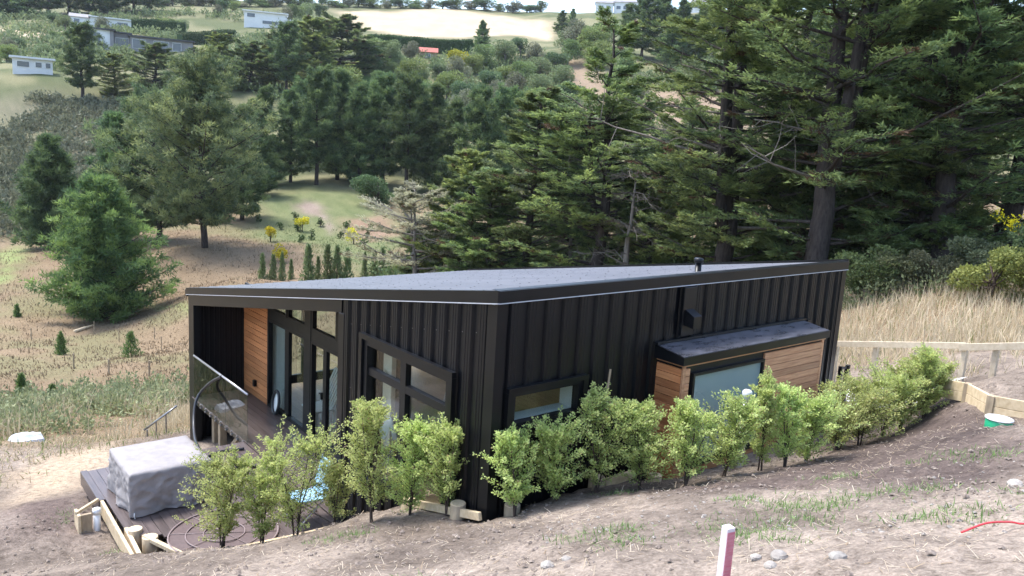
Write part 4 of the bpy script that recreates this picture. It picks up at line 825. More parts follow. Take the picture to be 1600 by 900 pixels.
def pine_tree(seed, h, spread, low=.2, step=.62, nb=5, tuft=6, nn=34, young=False, light=(.11, .15, .055), dark=(.034, .06, .034), lsz=1.0, open_=0.0):
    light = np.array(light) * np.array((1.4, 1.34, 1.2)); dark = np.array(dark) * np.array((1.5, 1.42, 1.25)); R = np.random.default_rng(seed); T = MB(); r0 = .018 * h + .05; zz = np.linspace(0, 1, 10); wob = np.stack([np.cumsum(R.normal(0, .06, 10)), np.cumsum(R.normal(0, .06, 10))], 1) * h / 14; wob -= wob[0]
    trunk = np.stack([wob[:, 0], wob[:, 1], zz * h - .25], 1); T.tube(trunk, r0 * (1 - zz * .92), 8); C = []; Dv = []; Sz = []
    z = low * h
    while z < h * .985:
        t = (z / h - low) / (1 - low); bx_, by_ = np.interp(z, trunk[:, 2], trunk[:, 0]), np.interp(z, trunk[:, 2], trunk[:, 1]); a0 = R.uniform(0, 6.28)
        pf = (1 - t) ** .75 * (.75 + .25 * min(1, t / .12)) + .04 if young else (.55 + .45 * min(1, t / .25)) * (1 - max(0, t - .35) / .65 * .72)
        for k in range(nb):
            if R.uniform() < open_: continue
            az = a0 + k * 6.283 / nb + R.normal(0, .3); Lr = spread * pf * R.uniform(.42, 1.25); dh = np.array([math.cos(az), math.sin(az), 0]); s = np.linspace(0, 1, 5)
            P = np.array([bx_, by_, z])[None] + dh[None] * (Lr * s)[:, None]; e0 = R.uniform(-.05, .35) + .8 * t * t; P[:, 2] += Lr * (e0 * s + .22 * s * s); T.tube(P, (.015 + .011 * Lr) * (1 - s * .8), 4, False)
            for q in range(tuft):
                kk = 1 - (q / tuft) ** 1.1 * .78; p = np.array([np.interp(kk, s, P[:, c]) for c in range(3)]); sp = .22 * Lr * (1.25 - kk)
                d = unit(dh * .7 + np.array([0, 0, .75]) + R.normal(0, .3, 3)); C.append(p + np.array([R.normal(0, sp), R.normal(0, sp), R.normal(.05, .12)])); Dv.append(d); Sz.append(R.uniform(.75, 1.25) * (.8 + .08 * Lr))
        z += step * R.uniform(.8, 1.2) * (1 if young else 1.1)
    C = np.array(C); Dv = np.array(Dv); Sz = np.array(Sz); m = len(C); nv = unit(R.normal(size=(m, nn, 3)) + Dv[:, None] * .9); st = .12 * Sz[:, None, None]
    off = R.normal(0, .135, (m, nn, 3)) * Sz[:, None, None] * np.array([1.3, 1.3, .6]); P = (C[:, None] + off + nv * st).reshape(-1, 3)
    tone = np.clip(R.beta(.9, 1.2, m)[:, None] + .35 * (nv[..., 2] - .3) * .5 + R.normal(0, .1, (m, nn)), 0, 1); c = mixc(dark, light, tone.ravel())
    V, F = leaf_tris(P, nv.reshape(-1, 3), R.uniform(.22, .40, m * nn) * lsz, R.uniform(.026, .05, m * nn) * lsz, R); return T, (V, F, np.repeat(c, 3, 0))

def round_tree(seed, h, rx, n=2600, lobes=9, lsz=.30, light=(.15, .20, .07), dark=(.05, .08, .03), bare=.22, flat=.75):
    R = np.random.default_rng(seed); T = MB(); T.tube([(0, 0, -.25), (R.normal(0, .05) * h, R.normal(0, .05) * h, h * .35), (R.normal(0, .06) * h, R.normal(0, .06) * h, h * .75)], [.035 * h, .025 * h, .01 * h], 7)
    cc = []; rr = []
    for i in range(lobes):
        a = R.uniform(0, 6.28); q = math.sqrt(R.uniform(0, 1)) * .62; zc = R.uniform(bare + .18, .84); k = math.sqrt(max(.1, 1 - ((zc - .5) / .55) ** 2)); cc.append((math.cos(a) * q * rx * k, math.sin(a) * q * rx * k, zc * h)); rr.append(R.uniform(.30, .50) * min(rx, h * .5) * 1.05)
        T.tube([(0, 0, h * R.uniform(.15, .4)), (cc[-1][0] * .6, cc[-1][1] * .6, zc * h * .85), cc[-1]], [.012 * h, .008 * h, .003 * h], 4, False)
    cc = np.array(cc); rr = np.array(rr); w = R.integers(0, lobes, n); d = unit(R.normal(size=(n, 3))); rad = rr[w] * np.clip(1 - np.abs(R.normal(0, .22, n)), .2, 1.15)
    P = cc[w] + d * rad[:, None] * np.array([1.15, 1.15, flat]); D = unit(d * .7 + R.normal(0, .6, (n, 3)) + np.array([0, 0, .15])); tone = np.clip(R.beta(2, 2.2, lobes)[w] * .7 + .25 * d[:, 2] * .6 + R.normal(.12, .16, n), 0, 1)
    V, F = leaf_quads(P, D, R.uniform(.7, 1.3, n) * lsz, R.uniform(.25, .45, n) * lsz, R); return T, (V, F, np.repeat(mixc(dark, light, tone), 4, 0))

def pitto_shrub(seed, h, r, n_shoot=62, per=58, thin=1.0):
    r = r * 1.32
    R = np.random.default_rng(seed); T = MB(); ns = R.integers(3, 6); st = []
    for i in range(ns):
        a = R.uniform(0, 6.28); q = R.uniform(.15, .55) * r; top = np.array([math.cos(a) * q, math.sin(a) * q, h * R.uniform(.7, .9)]); P = np.array([(R.normal(0, .015), R.normal(0, .015), -.1), (top[0] * .25, top[1] * .25, h * .3), (top[0] * .7, top[1] * .7, h * .58), top]); T.tube(P, [.012, .010, .007, .003], 5, False); st.append(P)
    A = []; D = []; Ln = []
    for i in range(int(n_shoot * thin)):
        P = st[R.integers(ns)]; k = R.uniform(.08, .95); z = k * h; p = np.array([np.interp(z, P[:, 2], P[:, c]) for c in range(3)]); a = R.uniform(0, 6.28)
        prof = np.interp(k, [.08, .30, .55, .8, 1.0], [.78, 1.0, .86, .52, .24]) * (1 + .35 * math.sin(a + seed)); L_ = r * prof * R.uniform(.65, 1.2); up = R.uniform(.35, 1.5); d = np.array([math.cos(a), math.sin(a), up]); d /= np.linalg.norm(d)
        A.append(p); D.append(d); Ln.append(max(.10, L_)); T.tube([p, p + d * L_ * .6, p + d * L_], [.004, .003, .0015], 3, False)
    for i in range(4 + int(R.integers(0, 5))):
        P = st[R.integers(ns)]; p = P[-1] - np.array([0, 0, h * .15]); d = unit(np.array([R.normal(0, .12), R.normal(0, .12), 1.])); A.append(p); D.append(d); Ln.append(h * R.uniform(.18, .30)); T.tube([p, p + d * Ln[-1]], [.004, .0015], 3, False)
    A = np.array(A); D = np.array(D); Ln = np.array(Ln); m = len(A); u = R.uniform(.12, 1.02, (m, per)); ctr = A[:, None] + D[:, None] * (Ln[:, None] * u)[..., None]
    rad = unit(R.normal(size=(m, per, 3))); P = ctr + rad * R.uniform(.005, .055, (m, per, 1)) * (1.2 - .7 * u[..., None]); dl = unit(rad * .9 + D[:, None] * .7 + R.normal(0, .25, (m, per, 3)))
    tone = np.clip(R.beta(2, 2, m)[:, None] * .55 + u * .35 + R.normal(0, .14, (m, per)), 0, 1); c = mixc((.28, .37, .10), (.72, .77, .30), tone.ravel()); pk = R.uniform(size=len(c)) < .03; c[pk] = (.40, .30, .17)
    V, F = leaf_quads(P.reshape(-1, 3), dl.reshape(-1, 3), R.uniform(.020, .040, m * per), R.uniform(.0075, .013, m * per), R); return T, (V, F, np.repeat(c, 4, 0))

def make_tree(name, label, cat, x, y, parts, bark, leaf, group=None, rz=0, scale=1.0, sink=.0, crown='crown', trunk='trunk'):
    t = thing(name, label, cat, (x, y, gz(x, y) - sink), group, rz); t.scale = (scale,) * 3
    if parts[0] is not None: link(bpy.data.objects.new(trunk, parts[0].mesh(trunk, bark, True)), t)
    V, F, c = parts[1]; link(bpy.data.objects.new(crown, mesh_arrays(crown, V, F, c, leaf)), t)
    for d_ in (parts[2] if len(parts) > 2 else []): link(bpy.data.objects.new('dead_branch', d_.mesh('dead_branch', M['barkg'])), t)
    return t
def copy_tree(src, x, y, label, group=None, rz=0, scale=1.0, sink=0.0, sz=None):
    t = src.copy(); COL.objects.link(t); t.location = (x, y, gz(x, y) - sink); t.rotation_euler = (0, 0, rz); t.scale = (scale, scale, sz if sz else scale)
    t['label'] = label
    if group: t['group'] = group
    elif 'group' in t: del t['group']
    for ch in src.children: c = ch.copy(); COL.objects.link(c); c.parent = t
    return t

# ------------------------------------------------------------------ hedge row of young shrubs
SHRUBS = [(-1.99, 3.48, 1.36, .36), (-1.50, 3.25, 1.40, .30), (-1.14, 2.92, 1.60, .48), (-.72, 2.55, .95, .24), (-.81, 1.36, 1.79, .36), (-.39, 1.11, 1.41, .34), (-.16, .62, 1.32, .35), (.22, -.30, 1.17, .34), (.76, -.40, 1.14, .34), (1.36, -.50, 1.41, .38), (1.90, -.75, 1.24, .36), (2.25, -1.2, 1.2, .33), (2.9, -1.3, 1.14, .38), (3.54, -1.42, 1.51, .22), (3.8, -1.62, 1.15, .28), (4.45, -1.56, 1.02, .40), (5.49, -1.49, .93, .44), (6.2, -1.45, 1.04, .43), (6.85, -1.48, 1.16, .45), (7.18, -1.62, 1.22, .46), (7.45, -1.85, 1.12, .42), (7.75, -1.75, .95, .36)]
ORD = ['first', 'second', 'third', 'fourth', 'fifth', 'sixth', 'seventh', 'eighth', 'ninth', 'tenth', 'eleventh', 'twelfth', 'thirteenth', 'fourteenth', 'fifteenth', 'sixteenth', 'seventeenth', 'eighteenth', 'nineteenth', 'twentieth', 'twenty-first', 'last']
SDESC = ['low feathery shrub before the covered box', 'narrow shrub beside the hoop mat', 'broad shrub in front of the deck', 'small sparse shrub by the blue chair', 'tallest shrub, before the left edge of the gable window', 'full shrub before the middle of the gable window', 'shrub before the right edge of the gable window', 'rounded shrub just right of the house corner', 'shrub below the small window', 'shrub with a bamboo stake', 'shrub left of the cedar bay', 'open shrub at the cedar bay corner', 'shrub under the frosted window', 'slim tall shrub right of the white vent pipe', 'thin shrub before the cedar boards', 'round shrub before the right of the cedar bay', 'shrub before the far house corner', 'shrub before the black gate', 'dense shrub before the concrete path', 'dense tall shrub before the rail fence', 'shrub near the retaining wall', 'end shrub touching the retaining wall']
for i, (x, y, h, r) in enumerate(SHRUBS):
    thin = .42 if i in (3,) else (.75 if i in (1, 11, 13, 14) else 1.0)
    make_tree('hedge_shrub', SDESC[i] + ', ' + ORD[i] + ' from the left', 'shrub', x, y, pitto_shrub(100 + i, h, r * (1.28 if i < 4 else 1.15 if 14 < i < 19 else (.82 if i > 18 else 1.0)), 118, 78, thin * (.8 + .3 * random.random())), M['stem'], M['shrubleaf'], 'young shrubs planted in a row', 0, 1.0, .0, 'foliage', 'stems')

# ------------------------------------------------------------------ big cypress trees on the right
MPOS = [('tall spreading cypress behind the middle of the roof, its flat top reaching the skyline', 25.19, 22.99, 15.6, 4.4, 1, .14), ('dense cypress left of the tall spreading one behind the roof', 24.42, 27.83, 12.7, 3.8, 0, .04),
        ('lighter yellow-green cypress standing lowest on the left of the cypress group', 23.53, 32.39, 9.4, 3.0, 0, .03), ('big cypress with twin dark trunks behind the roof flue', 24.54, 14.44, 18.5, 4.8, 2, .10),
        ('huge cypress with the thickest dark trunk just behind the far house corner', 23.18, 9.11, 19.5, 5.2, 2, .16), ('dark cypress right of the thickest trunk, behind the yellow-green bush', 28.67, 9.39, 18.5, 4.6, 1, .07),
        ('dark cypress at the right edge behind the yellow flowering bush', 26.83, 6.13, 18.5, 4.7, 1, .08), ('tall cypress deep between the twin-trunk and the thickest cypress', 33.44, 17.3, 20.5, 4.6, 1, .10),
        ('cypress filling the gap right of the tall spreading one', 33.6, 24.01, 11.5, 3.8, 0, .05), ('rear cypress showing between the two right-hand trees', 40.2, 13.01, 20.5, 4.8, 1, .12),
        ('right-most cypress cut by the picture edge', 30.37, 5.21, 19.0, 4.9, 1, .06), ('rear cypress left of the tall spreading one, half hidden', 32.97, 33.58, 11.6, 3.6, 0, .05),
        ('small rear cypress right behind the tall spreading one', 39.02, 33.09, 12.5, 3.5, 0, .06), ('far rear cypress behind the thickest trunk', 40.6, 16.82, 20, 4.6, 1, .1), ('low bushy cypress at the left foot of the cypress group', 23.75, 35.91, 6.0, 3.0, 0, .02), ('low yellow-green cypress in front of the dense one behind the roof', 22.6, 29.2, 8.2, 3.0, 0, .02), ('small cypress right below the tall spreading one', 27.0, 21.0, 8.0, 3.2, 0, .02), ('cypress low between the roof flue and the thickest trunk', 27.5, 12.4, 8.5, 3.2, 0, .03), ('low cypress at the foot of the right-hand trees', 28.0, 7.4, 7.0, 3.2, 0, .02)]
PROTO = {}
for i, (lb, x, y, h, sp, ld_, low) in enumerate(MPOS):
    lt = [(.24, .29, .09), (.22, .275, .095), (.26, .31, .09), (.22, .275, .09), (.19, .24, .08)][i % 5]
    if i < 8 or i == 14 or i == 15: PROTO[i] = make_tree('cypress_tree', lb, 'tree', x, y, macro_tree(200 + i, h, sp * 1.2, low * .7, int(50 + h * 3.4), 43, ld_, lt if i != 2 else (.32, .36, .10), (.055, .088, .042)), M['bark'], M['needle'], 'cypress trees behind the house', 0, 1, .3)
    else:
        k = {8: 1, 9: 4, 10: 6, 11: 1, 12: 0, 13: 3, 16: 15, 17: 14, 18: 15}[i]; copy_tree(PROTO[k], x, y, lb, 'cypress trees behind the house', 1.3 + i, h / MPOS[k][3], .3)
copy_tree(PROTO[0], 39.73, 29.16, 'rear cypress filling the gap right of the tall spreading cypress', 'cypress trees behind the house', 0.5, 0.85, .3)
copy_tree(PROTO[3], 43.23, 27.84, 'rear cypress filling the gap left of the twin-trunk cypress', 'cypress trees behind the house', 1.9, 0.75, .3)
copy_tree(PROTO[1], 43.00, 22.75, 'rear cypress showing between the twin trunks and the thickest trunk', 'cypress trees behind the house', 3.2, 1.15, .3)
copy_tree(PROTO[6], 45.59, 20.25, 'rear cypress close behind the thickest trunk', 'cypress trees behind the house', 4.6, 0.80, .3)
copy_tree(PROTO[5], 49.28, 17.22, 'rear cypress showing right of the thickest trunk', 'cypress trees behind the house', 6.0, 0.85, .3)
copy_tree(PROTO[15], 38.20, 39.65, 'rear cypress behind the dense left cypress', 'cypress trees behind the house', 7.4, 1.50, .3)
copy_tree(PROTO[4], 52.56, 14.44, 'rear cypress behind the right-hand trees', 'cypress trees behind the house', 8.7, 0.85, .3)
# leafless grey trees among them
def dead_tree(seed, h, n=34, droop=.3):
    R = np.random.default_rng(seed); T = MB(); z = np.linspace(0, 1, 9); tr = np.stack([np.cumsum(R.normal(0, .06, 9)), np.cumsum(R.normal(0, .06, 9)), z * h], 1); tr[:, :2] -= tr[0, :2]; T.tube(tr, .03 * h * (1 - z * .9), 7); B = MB()
    for i in range(n):
        k = R.uniform(.25, .98); p = np.array([np.interp(k, z, tr[:, c]) for c in range(3)]); a = R.uniform(0, 6.28); L_ = h * R.uniform(.15, .38) * (1.2 - k * .6); d = np.array([math.cos(a), math.sin(a), R.uniform(-.1, .5)]); P = np.array([p, p + d * L_ * .5, p + d * L_ + np.array([0, 0, -droop * L_])]); B.tube(P, [.035, .022, .008], 4, False)
        for q in range(9): t = R.uniform(.3, 1); w_ = P[0] * (1 - t) ** 2 + 2 * P[1] * t * (1 - t) + P[2] * t * t; e = unit(d + R.normal(0, .7, 3)); B.tube([w_, w_ + e * L_ * .2, w_ + e * L_ * .35 + np.array([0, 0, -.08])], [.014, .010, .004], 3, False)
    return T, B
make_tree('half_bare_tree', 'half-bare grey-green spreading tree at the left edge of the cypress group', 'tree', 20.87, 34.22, macro_tree(301, 7.6, 4.6, .25, 46, 26, 1, (.34, .33, .21), (.15, .14, .10)), M['barkg'], M['needle'], None, 0, 1, .2)
for (x, y, h, s_, lb) in ((24.38, 20.21, 7.5, 302, 'grey bare leaning trunk with broken branches beside the tall cypress'), (26.0, 26.0, 6.5, 303, 'grey bare twiggy tree low behind the roof left of the tall cypress')):
    T, B = dead_tree(s_, h); t = thing('bare_tree', lb, 'tree', (x, y, gz(x, y) - .2), 'bare grey trees'); link(bpy.data.objects.new('trunk', T.mesh('trunk', M['barkg'], True)), t); link(bpy.data.objects.new('branches', B.mesh('branches', M['barkg'])), t)

# ------------------------------------------------------------------ pines on the left slope and behind the clearing
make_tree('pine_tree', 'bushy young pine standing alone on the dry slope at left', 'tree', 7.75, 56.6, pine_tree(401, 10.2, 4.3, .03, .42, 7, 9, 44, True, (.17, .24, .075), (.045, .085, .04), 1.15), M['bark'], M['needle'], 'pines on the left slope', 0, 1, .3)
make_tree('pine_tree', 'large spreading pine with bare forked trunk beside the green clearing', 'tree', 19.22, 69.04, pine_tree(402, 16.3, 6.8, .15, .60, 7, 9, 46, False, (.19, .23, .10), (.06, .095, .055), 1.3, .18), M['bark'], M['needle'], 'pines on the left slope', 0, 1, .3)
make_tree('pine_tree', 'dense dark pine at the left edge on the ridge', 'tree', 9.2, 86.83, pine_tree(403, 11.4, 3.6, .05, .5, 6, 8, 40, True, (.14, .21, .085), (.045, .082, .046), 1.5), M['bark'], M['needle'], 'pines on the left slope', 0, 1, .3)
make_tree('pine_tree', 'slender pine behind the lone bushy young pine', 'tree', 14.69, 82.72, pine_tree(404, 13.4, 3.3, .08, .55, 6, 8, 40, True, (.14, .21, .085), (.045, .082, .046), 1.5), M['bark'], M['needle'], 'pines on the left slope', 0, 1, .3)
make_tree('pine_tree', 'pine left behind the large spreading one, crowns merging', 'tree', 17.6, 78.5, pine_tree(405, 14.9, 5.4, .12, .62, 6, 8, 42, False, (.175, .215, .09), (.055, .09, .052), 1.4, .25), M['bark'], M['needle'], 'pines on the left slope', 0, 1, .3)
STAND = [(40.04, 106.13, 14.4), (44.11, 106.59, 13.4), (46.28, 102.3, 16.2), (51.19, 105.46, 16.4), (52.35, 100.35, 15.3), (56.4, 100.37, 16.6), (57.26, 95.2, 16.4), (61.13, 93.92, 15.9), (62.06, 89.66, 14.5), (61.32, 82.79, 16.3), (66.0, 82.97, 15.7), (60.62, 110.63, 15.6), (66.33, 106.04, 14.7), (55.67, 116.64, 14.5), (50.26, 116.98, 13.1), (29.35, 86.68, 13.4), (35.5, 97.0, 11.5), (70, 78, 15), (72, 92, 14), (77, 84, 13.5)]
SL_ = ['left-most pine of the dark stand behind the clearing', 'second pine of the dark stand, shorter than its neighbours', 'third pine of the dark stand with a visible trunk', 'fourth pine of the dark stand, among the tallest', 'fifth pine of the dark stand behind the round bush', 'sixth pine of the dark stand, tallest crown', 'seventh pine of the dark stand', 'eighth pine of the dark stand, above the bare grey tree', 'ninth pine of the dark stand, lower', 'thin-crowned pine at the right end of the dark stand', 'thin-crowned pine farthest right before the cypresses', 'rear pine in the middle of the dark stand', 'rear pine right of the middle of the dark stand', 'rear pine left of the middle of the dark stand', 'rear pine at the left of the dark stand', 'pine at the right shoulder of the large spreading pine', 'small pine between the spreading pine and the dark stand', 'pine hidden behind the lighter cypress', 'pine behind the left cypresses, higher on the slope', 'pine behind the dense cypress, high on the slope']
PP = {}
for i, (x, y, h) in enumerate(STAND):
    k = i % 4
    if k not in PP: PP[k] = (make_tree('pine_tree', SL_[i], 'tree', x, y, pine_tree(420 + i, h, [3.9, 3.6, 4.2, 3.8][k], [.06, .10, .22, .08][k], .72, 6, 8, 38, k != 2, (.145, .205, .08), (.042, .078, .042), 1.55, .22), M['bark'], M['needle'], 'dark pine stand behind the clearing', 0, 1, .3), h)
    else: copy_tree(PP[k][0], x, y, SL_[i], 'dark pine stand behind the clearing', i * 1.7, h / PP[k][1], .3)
MID = [(27.28, 161.82, 13.7, 2, 'flat-topped pine with bare lower trunk beside the white cabin'), (33.51, 164.59, 8.1, 0, 'dark conifer below the dark-roofed house'), (42.68, 171.58, 8.9, 1, 'dark conifer just below the right wing of the dark-roofed house'), (50.25, 170.4, 8.6, 3, 'dark conifer right of the dark-roofed house'), (56.76, 172.46, 11.1, 0, 'taller dark conifer below the white two-storey house'), (61.62, 168.56, 10.1, 1, 'conifer left of the two bare trunks on the hillside'), (66.41, 160.13, 14.4, 2, 'pine with two bare pale trunks on the hillside'), (75.07, 165.01, 15.9, 0, 'tall dark conifer right of the pale trunks'), (86.59, 176.09, 14.5, 3, 'dark conifer at the left end of the long hedge'), (49.28, 160.21, 9.6, 2, 'low conifer in front of the hillside conifers'), (64.58, 165.24, 9.5, 3, 'conifer filling between hillside conifers'), (140.15, 189.92, 10.5, 0, 'lone dark conifer against the tan paddock'), (72.41, 182.56, 10.0, 1, 'conifer below the white two-storey house, right side')]
for i, (x, y, h, k, lb) in enumerate(MID):
    if k == 2 or i == 11: copy_tree(PP[2 if k == 2 else 0][0], x, y, lb, 'hillside conifers', i * 2.1, h / PP[2][1] * 1.25, .3, h / PP[2][1])
    else: q = [1, 2, 14][i % 3]; copy_tree(PROTO[q], x, y, lb, 'hillside conifers', i * 2.1, h / MPOS[q][3] * 1.35, .3, h / MPOS[q][3] * 1.05)
SKY = [(36, 318, 19), (42, 321, 17), (48, 318, 16), (55, 322, 18), (62, 318, 17), (68.5, 320, 15), (75, 316, 16), (81, 318, 14), (29.0, 320, 19), (168.78, 157.87, 13.8), (168.06, 151.31, 16.5), (172.27, 148.08, 17.5), (172.66, 141.46, 17.1), (178.33, 139.24, 15.3), (184.89, 138.97, 15.8), (165.91, 138.61, 13.6), (195.18, 215.88, 8.7), (204.59, 220.84, 7.5), (188, 133, 16), (193, 126, 16), (180, 120, 17), (190, 110, 18), (200, 100, 18)]
for i, (x, y, h) in enumerate(SKY):
    lb = ('%s skyline pine from the left edge of the hilltop row' % ORD[i]) if i < 9 else ('%s pine of the dark hilltop grove left of the big cypresses' % ORD[i - 9] if i < 16 or i > 17 else ['dark upright conifer left of the hilltop roofs', 'dark conifer right of the hilltop roofs'][i - 16])
    copy_tree(PP[(i * 3) % 4][0], x, y, lb, 'hilltop pines', i * 1.9, h / PP[(i * 3) % 4][1] * (1.7 if i < 9 else 1.35), .5, h / PP[(i * 3) % 4][1])
# ------------------------------------------------------------------ broadleaf trees, bushes and shrubs on the hillside
PAL = [((.22, .29, .10), (.08, .12, .045)), ((.30, .35, .16), (.13, .17, .08)), ((.17, .24, .10), (.06, .10, .05)), ((.26, .27, .16), (.13, .135, .085)), ((.31, .37, .12), (.13, .18, .055))]
RND = [(99.95, 180.29, 9.0), (104.3, 181.26, 8.2), (93.81, 175.69, 8.3), (114.6, 189.07, 5.4), (98.99, 163.45, 7.6), (98.31, 169.7, 4.4), (102.75, 163.46, 4.4), (108.32, 163.42, 4.6), (112.77, 161.58, 6.0), (118.86, 164.6, 5.6), (123.83, 165.91, 7.0), (131.48, 167.6, 7.2), (139.93, 171.08, 5.6), (140.16, 164.39, 5.8), (118.16, 150.09, 5.6), (120.5, 145.64, 6.8), (127.94, 148.52, 7.0), (109.69, 144.01, 6.0), (111.24, 136.41, 6.2), (98.47, 145.94, 6.8), (92.11, 146.53, 5.8), (115.1, 133.18, 6.8), (134.84, 149.11, 7.0), (155.15, 164.4, 9), (154.33, 158.27, 9), (163.89, 162.9, 8), (125.54, 137.3, 6.6), (96.29, 135.26, 6.2), (99.97, 128.77, 6.5), (102.7, 121.41, 6.4), (103.71, 116.58, 7), (28.31, 205.3, 4.0), (25.51, 220.88, 3.5), (22, 208, 4.5), (20.35, 201.38, 4), (37.9, 249.32, 3), (44.79, 273.5, 5.2), (44.8, 288.73, 4), (54.67, 270.7, 4.6), (69.36, 262.77, 5), (73.45, 263.68, 5), (76.99, 265.76, 4.6), (103.82, 304.32, 5), (100.06, 300.33, 4), (108.74, 307.87, 4.5), (119.46, 276.64, 7), (127.28, 284.09, 7), (136.21, 290.96, 6), (114.44, 273.37, 6), (75.18, 151.6, 8), (88, 158, 6), (84, 150, 6.5), (80, 140, 5), (90, 128, 6), (150, 150, 8), (146, 158, 7), (160, 175, 6), (112, 120, 7), (120, 110, 8), (130, 122, 8), (140, 132, 8), (135, 105, 8)]
RT = {}
def blw(q): return ['in the hillside garden', 'above the pine stand', 'on the upper slope'][0 if 90 < q[0] < 125 and q[1] > 155 else (1 if q[0] > 75 else 2)]
for i, (x, y, h) in enumerate(RND):
    k = i % 5; where = blw(RND[i])
    lb = ''
    g_ = 'broadleaf trees on the far hillside'; same = sorted([j for j in range(len(RND)) if j % 5 == k and blw(RND[j]) == where], key=lambda j: -math.atan2(RND[j][1] - CAM[1], RND[j][0] - CAM[0])); lb = '%s %s, %s from the left of its kind' % (['mid green', 'pale green', 'dark green', 'olive grey', 'yellow-green'][k], 'rounded broadleaf tree ' + where, ORD[same.index(i)])
    if k not in RT: RT[k] = (make_tree('broadleaf_tree', lb, 'tree', x, y, round_tree(500 + k, 8, 4.4, 3600, 12, .42, *PAL[k], bare=.05), M['barkg'], M['leaf'], g_, 0, h / 8, .3), 8)
    else: copy_tree(RT[k][0], x, y, lb, g_, i * 1.3, h / 8 * 1.05, .3)
SKB = [(171.76, 326.79), (177.2, 323.85), (182.62, 320.79), (188.06, 317.61), (193.43, 314.34), (198.76, 310.98), (204.11, 307.48), (209.36, 303.91), (214.56, 300.25), (219.78, 296.44), (224.87, 292.6), (229.89, 288.66), (234.93, 284.58), (239.82, 280.48), (90.35, 337.89), (94.85, 336.61), (99.37, 335.25), (103.93, 333.82), (108.51, 332.31), (113.12, 330.73), (117.75, 329.06), (122.41, 327.32), (127.08, 325.49), (131.76, 323.59), (136.46, 321.59), (141.16, 319.52), (147, 322), (153, 324), (160, 326), (166, 327)]
for i, (x, y) in enumerate(SKB):
    lb = '%s dark skyline bush from the left above the tan paddock' % ORD[i] if i < 14 else '%s bush from the left in the skyline row left of the paddock' % ORD[i - 14]
    copy_tree(RT[[2, 0, 3][i % 3]][0], x, y, lb, 'skyline bushes', i * 1.1, (9.0 + 3.0 * math.sin(i * 2.3)) / 8, .6, (5.0 + 1.6 * math.sin(i * 3.1)) / 8)
make_tree('round_bush', 'large glossy round bush at the right of the green clearing', 'bush', 46.94, 85.31, round_tree(560, 4.6, 4.4, 5200, 12, .26, (.15, .22, .09), (.05, .085, .035), .0, .8), M['stem'], M['leaf'], None, 0, 1, .3)
for (x, y, h, lb) in ((33.95, 67.22, 2.2, 'bright yellow rounded small tree, largest of the yellow ones on the clearing'), (23.29, 61.2, 1.9, 'bright yellow sapling in the dry grass below the clearing'), (33.43, 78.81, 1.8, 'small yellow sapling in the middle of the clearing'), (27.02, 72.33, 1.8, 'small yellow sapling at the left side of the clearing')):
    make_tree('yellow_tree', lb, 'tree', x, y, round_tree(int(x * 10), h, h * .48, 620, 6, .16, (.72, .60, .03), (.45, .42, .03), .1, .8), M['stem'], M['leaf'], 'yellow small trees', 0, 1, .05)
make_tree('yellow_tree', 'round golden tree beside the red-roofed shed on the hillside', 'tree', 116.5, 167.5, round_tree(577, 6.5, 3.6, 1500, 8, .5, (.50, .48, .05), (.26, .30, .04), .05, .9), M['stem'], M['leaf'], 'yellow small trees', 0, 1, .2)
def cone_shrub(seed, h, r, n=900, light=(.13, .19, .06), dark=(.04, .075, .03), lsz=.13):
    R = np.random.default_rng(seed); T = MB(); T.tube([(0, 0, -.1), (0, 0, h * .9)], [.02 * h, .005 * h], 5); z = R.uniform(0, 1, n) ** 1.15; a = R.uniform(0, 6.28, n); q = r * (1 - z) ** .65 * (.35 + .75 * R.uniform(0, 1, n)) * (1 + .4 * np.sin(a * 3 + z * 14)); P = np.stack([np.cos(a) * q, np.sin(a) * q, z * h * .97 + .02], 1); D = unit(np.stack([np.cos(a) * .5, np.sin(a) * .5, np.full(n, .9)], 1) + R.normal(0, .3, (n, 3)))
    V, F = leaf_tris(P, D, R.uniform(.7, 1.4, n) * lsz, R.uniform(.14, .24, n) * lsz, R); return T, (V, F, np.repeat(mixc(dark, light, np.clip(R.beta(2, 2, n), 0, 1)), 3, 0))
for i, (x, y, h, lb) in enumerate(((5.74, 40.76, 1.55, 'small dark green conifer sapling on the dry slope below the lone pine'), (2.74, 44.04, 1.35, 'slim conifer sapling left of the small dark one on the dry slope'), (-1.16, 29.14, 1.15, 'pale conifer sapling at the left edge of the scrub belt'), (-.30, 27.82, .8, 'tiny conifer sapling beside the scrub belt'), (2.33, 57.86, .9, 'tiny seedling high on the dry slope at left'))):
    make_tree('conifer_sapling', lb, 'sapling', x, y, cone_shrub(600 + i, h, h * (.34 if i == 0 else .22), 1100, (.20, .28, .09), (.07, .12, .045), .15), M['stem'], M['leaf'], 'saplings on the dry slope', 0, 1, .05)
COLS = [(18.91, 54.27, 2.3), (19.68, 53.95, 2.3), (20.32, 53.68, 2.5), (21.35, 51.03, 3.1), (22.69, 50.39, 3.0), (23.36, 50.06, 2.9), (24.07, 49.69, 2.7), (22.47, 51.61, 2.0), (21.37, 54.32, 1.8), (25.28, 49.04, 2.3), (25.45, 47.8, 2.5), (26.0, 47.48, 2.7)]
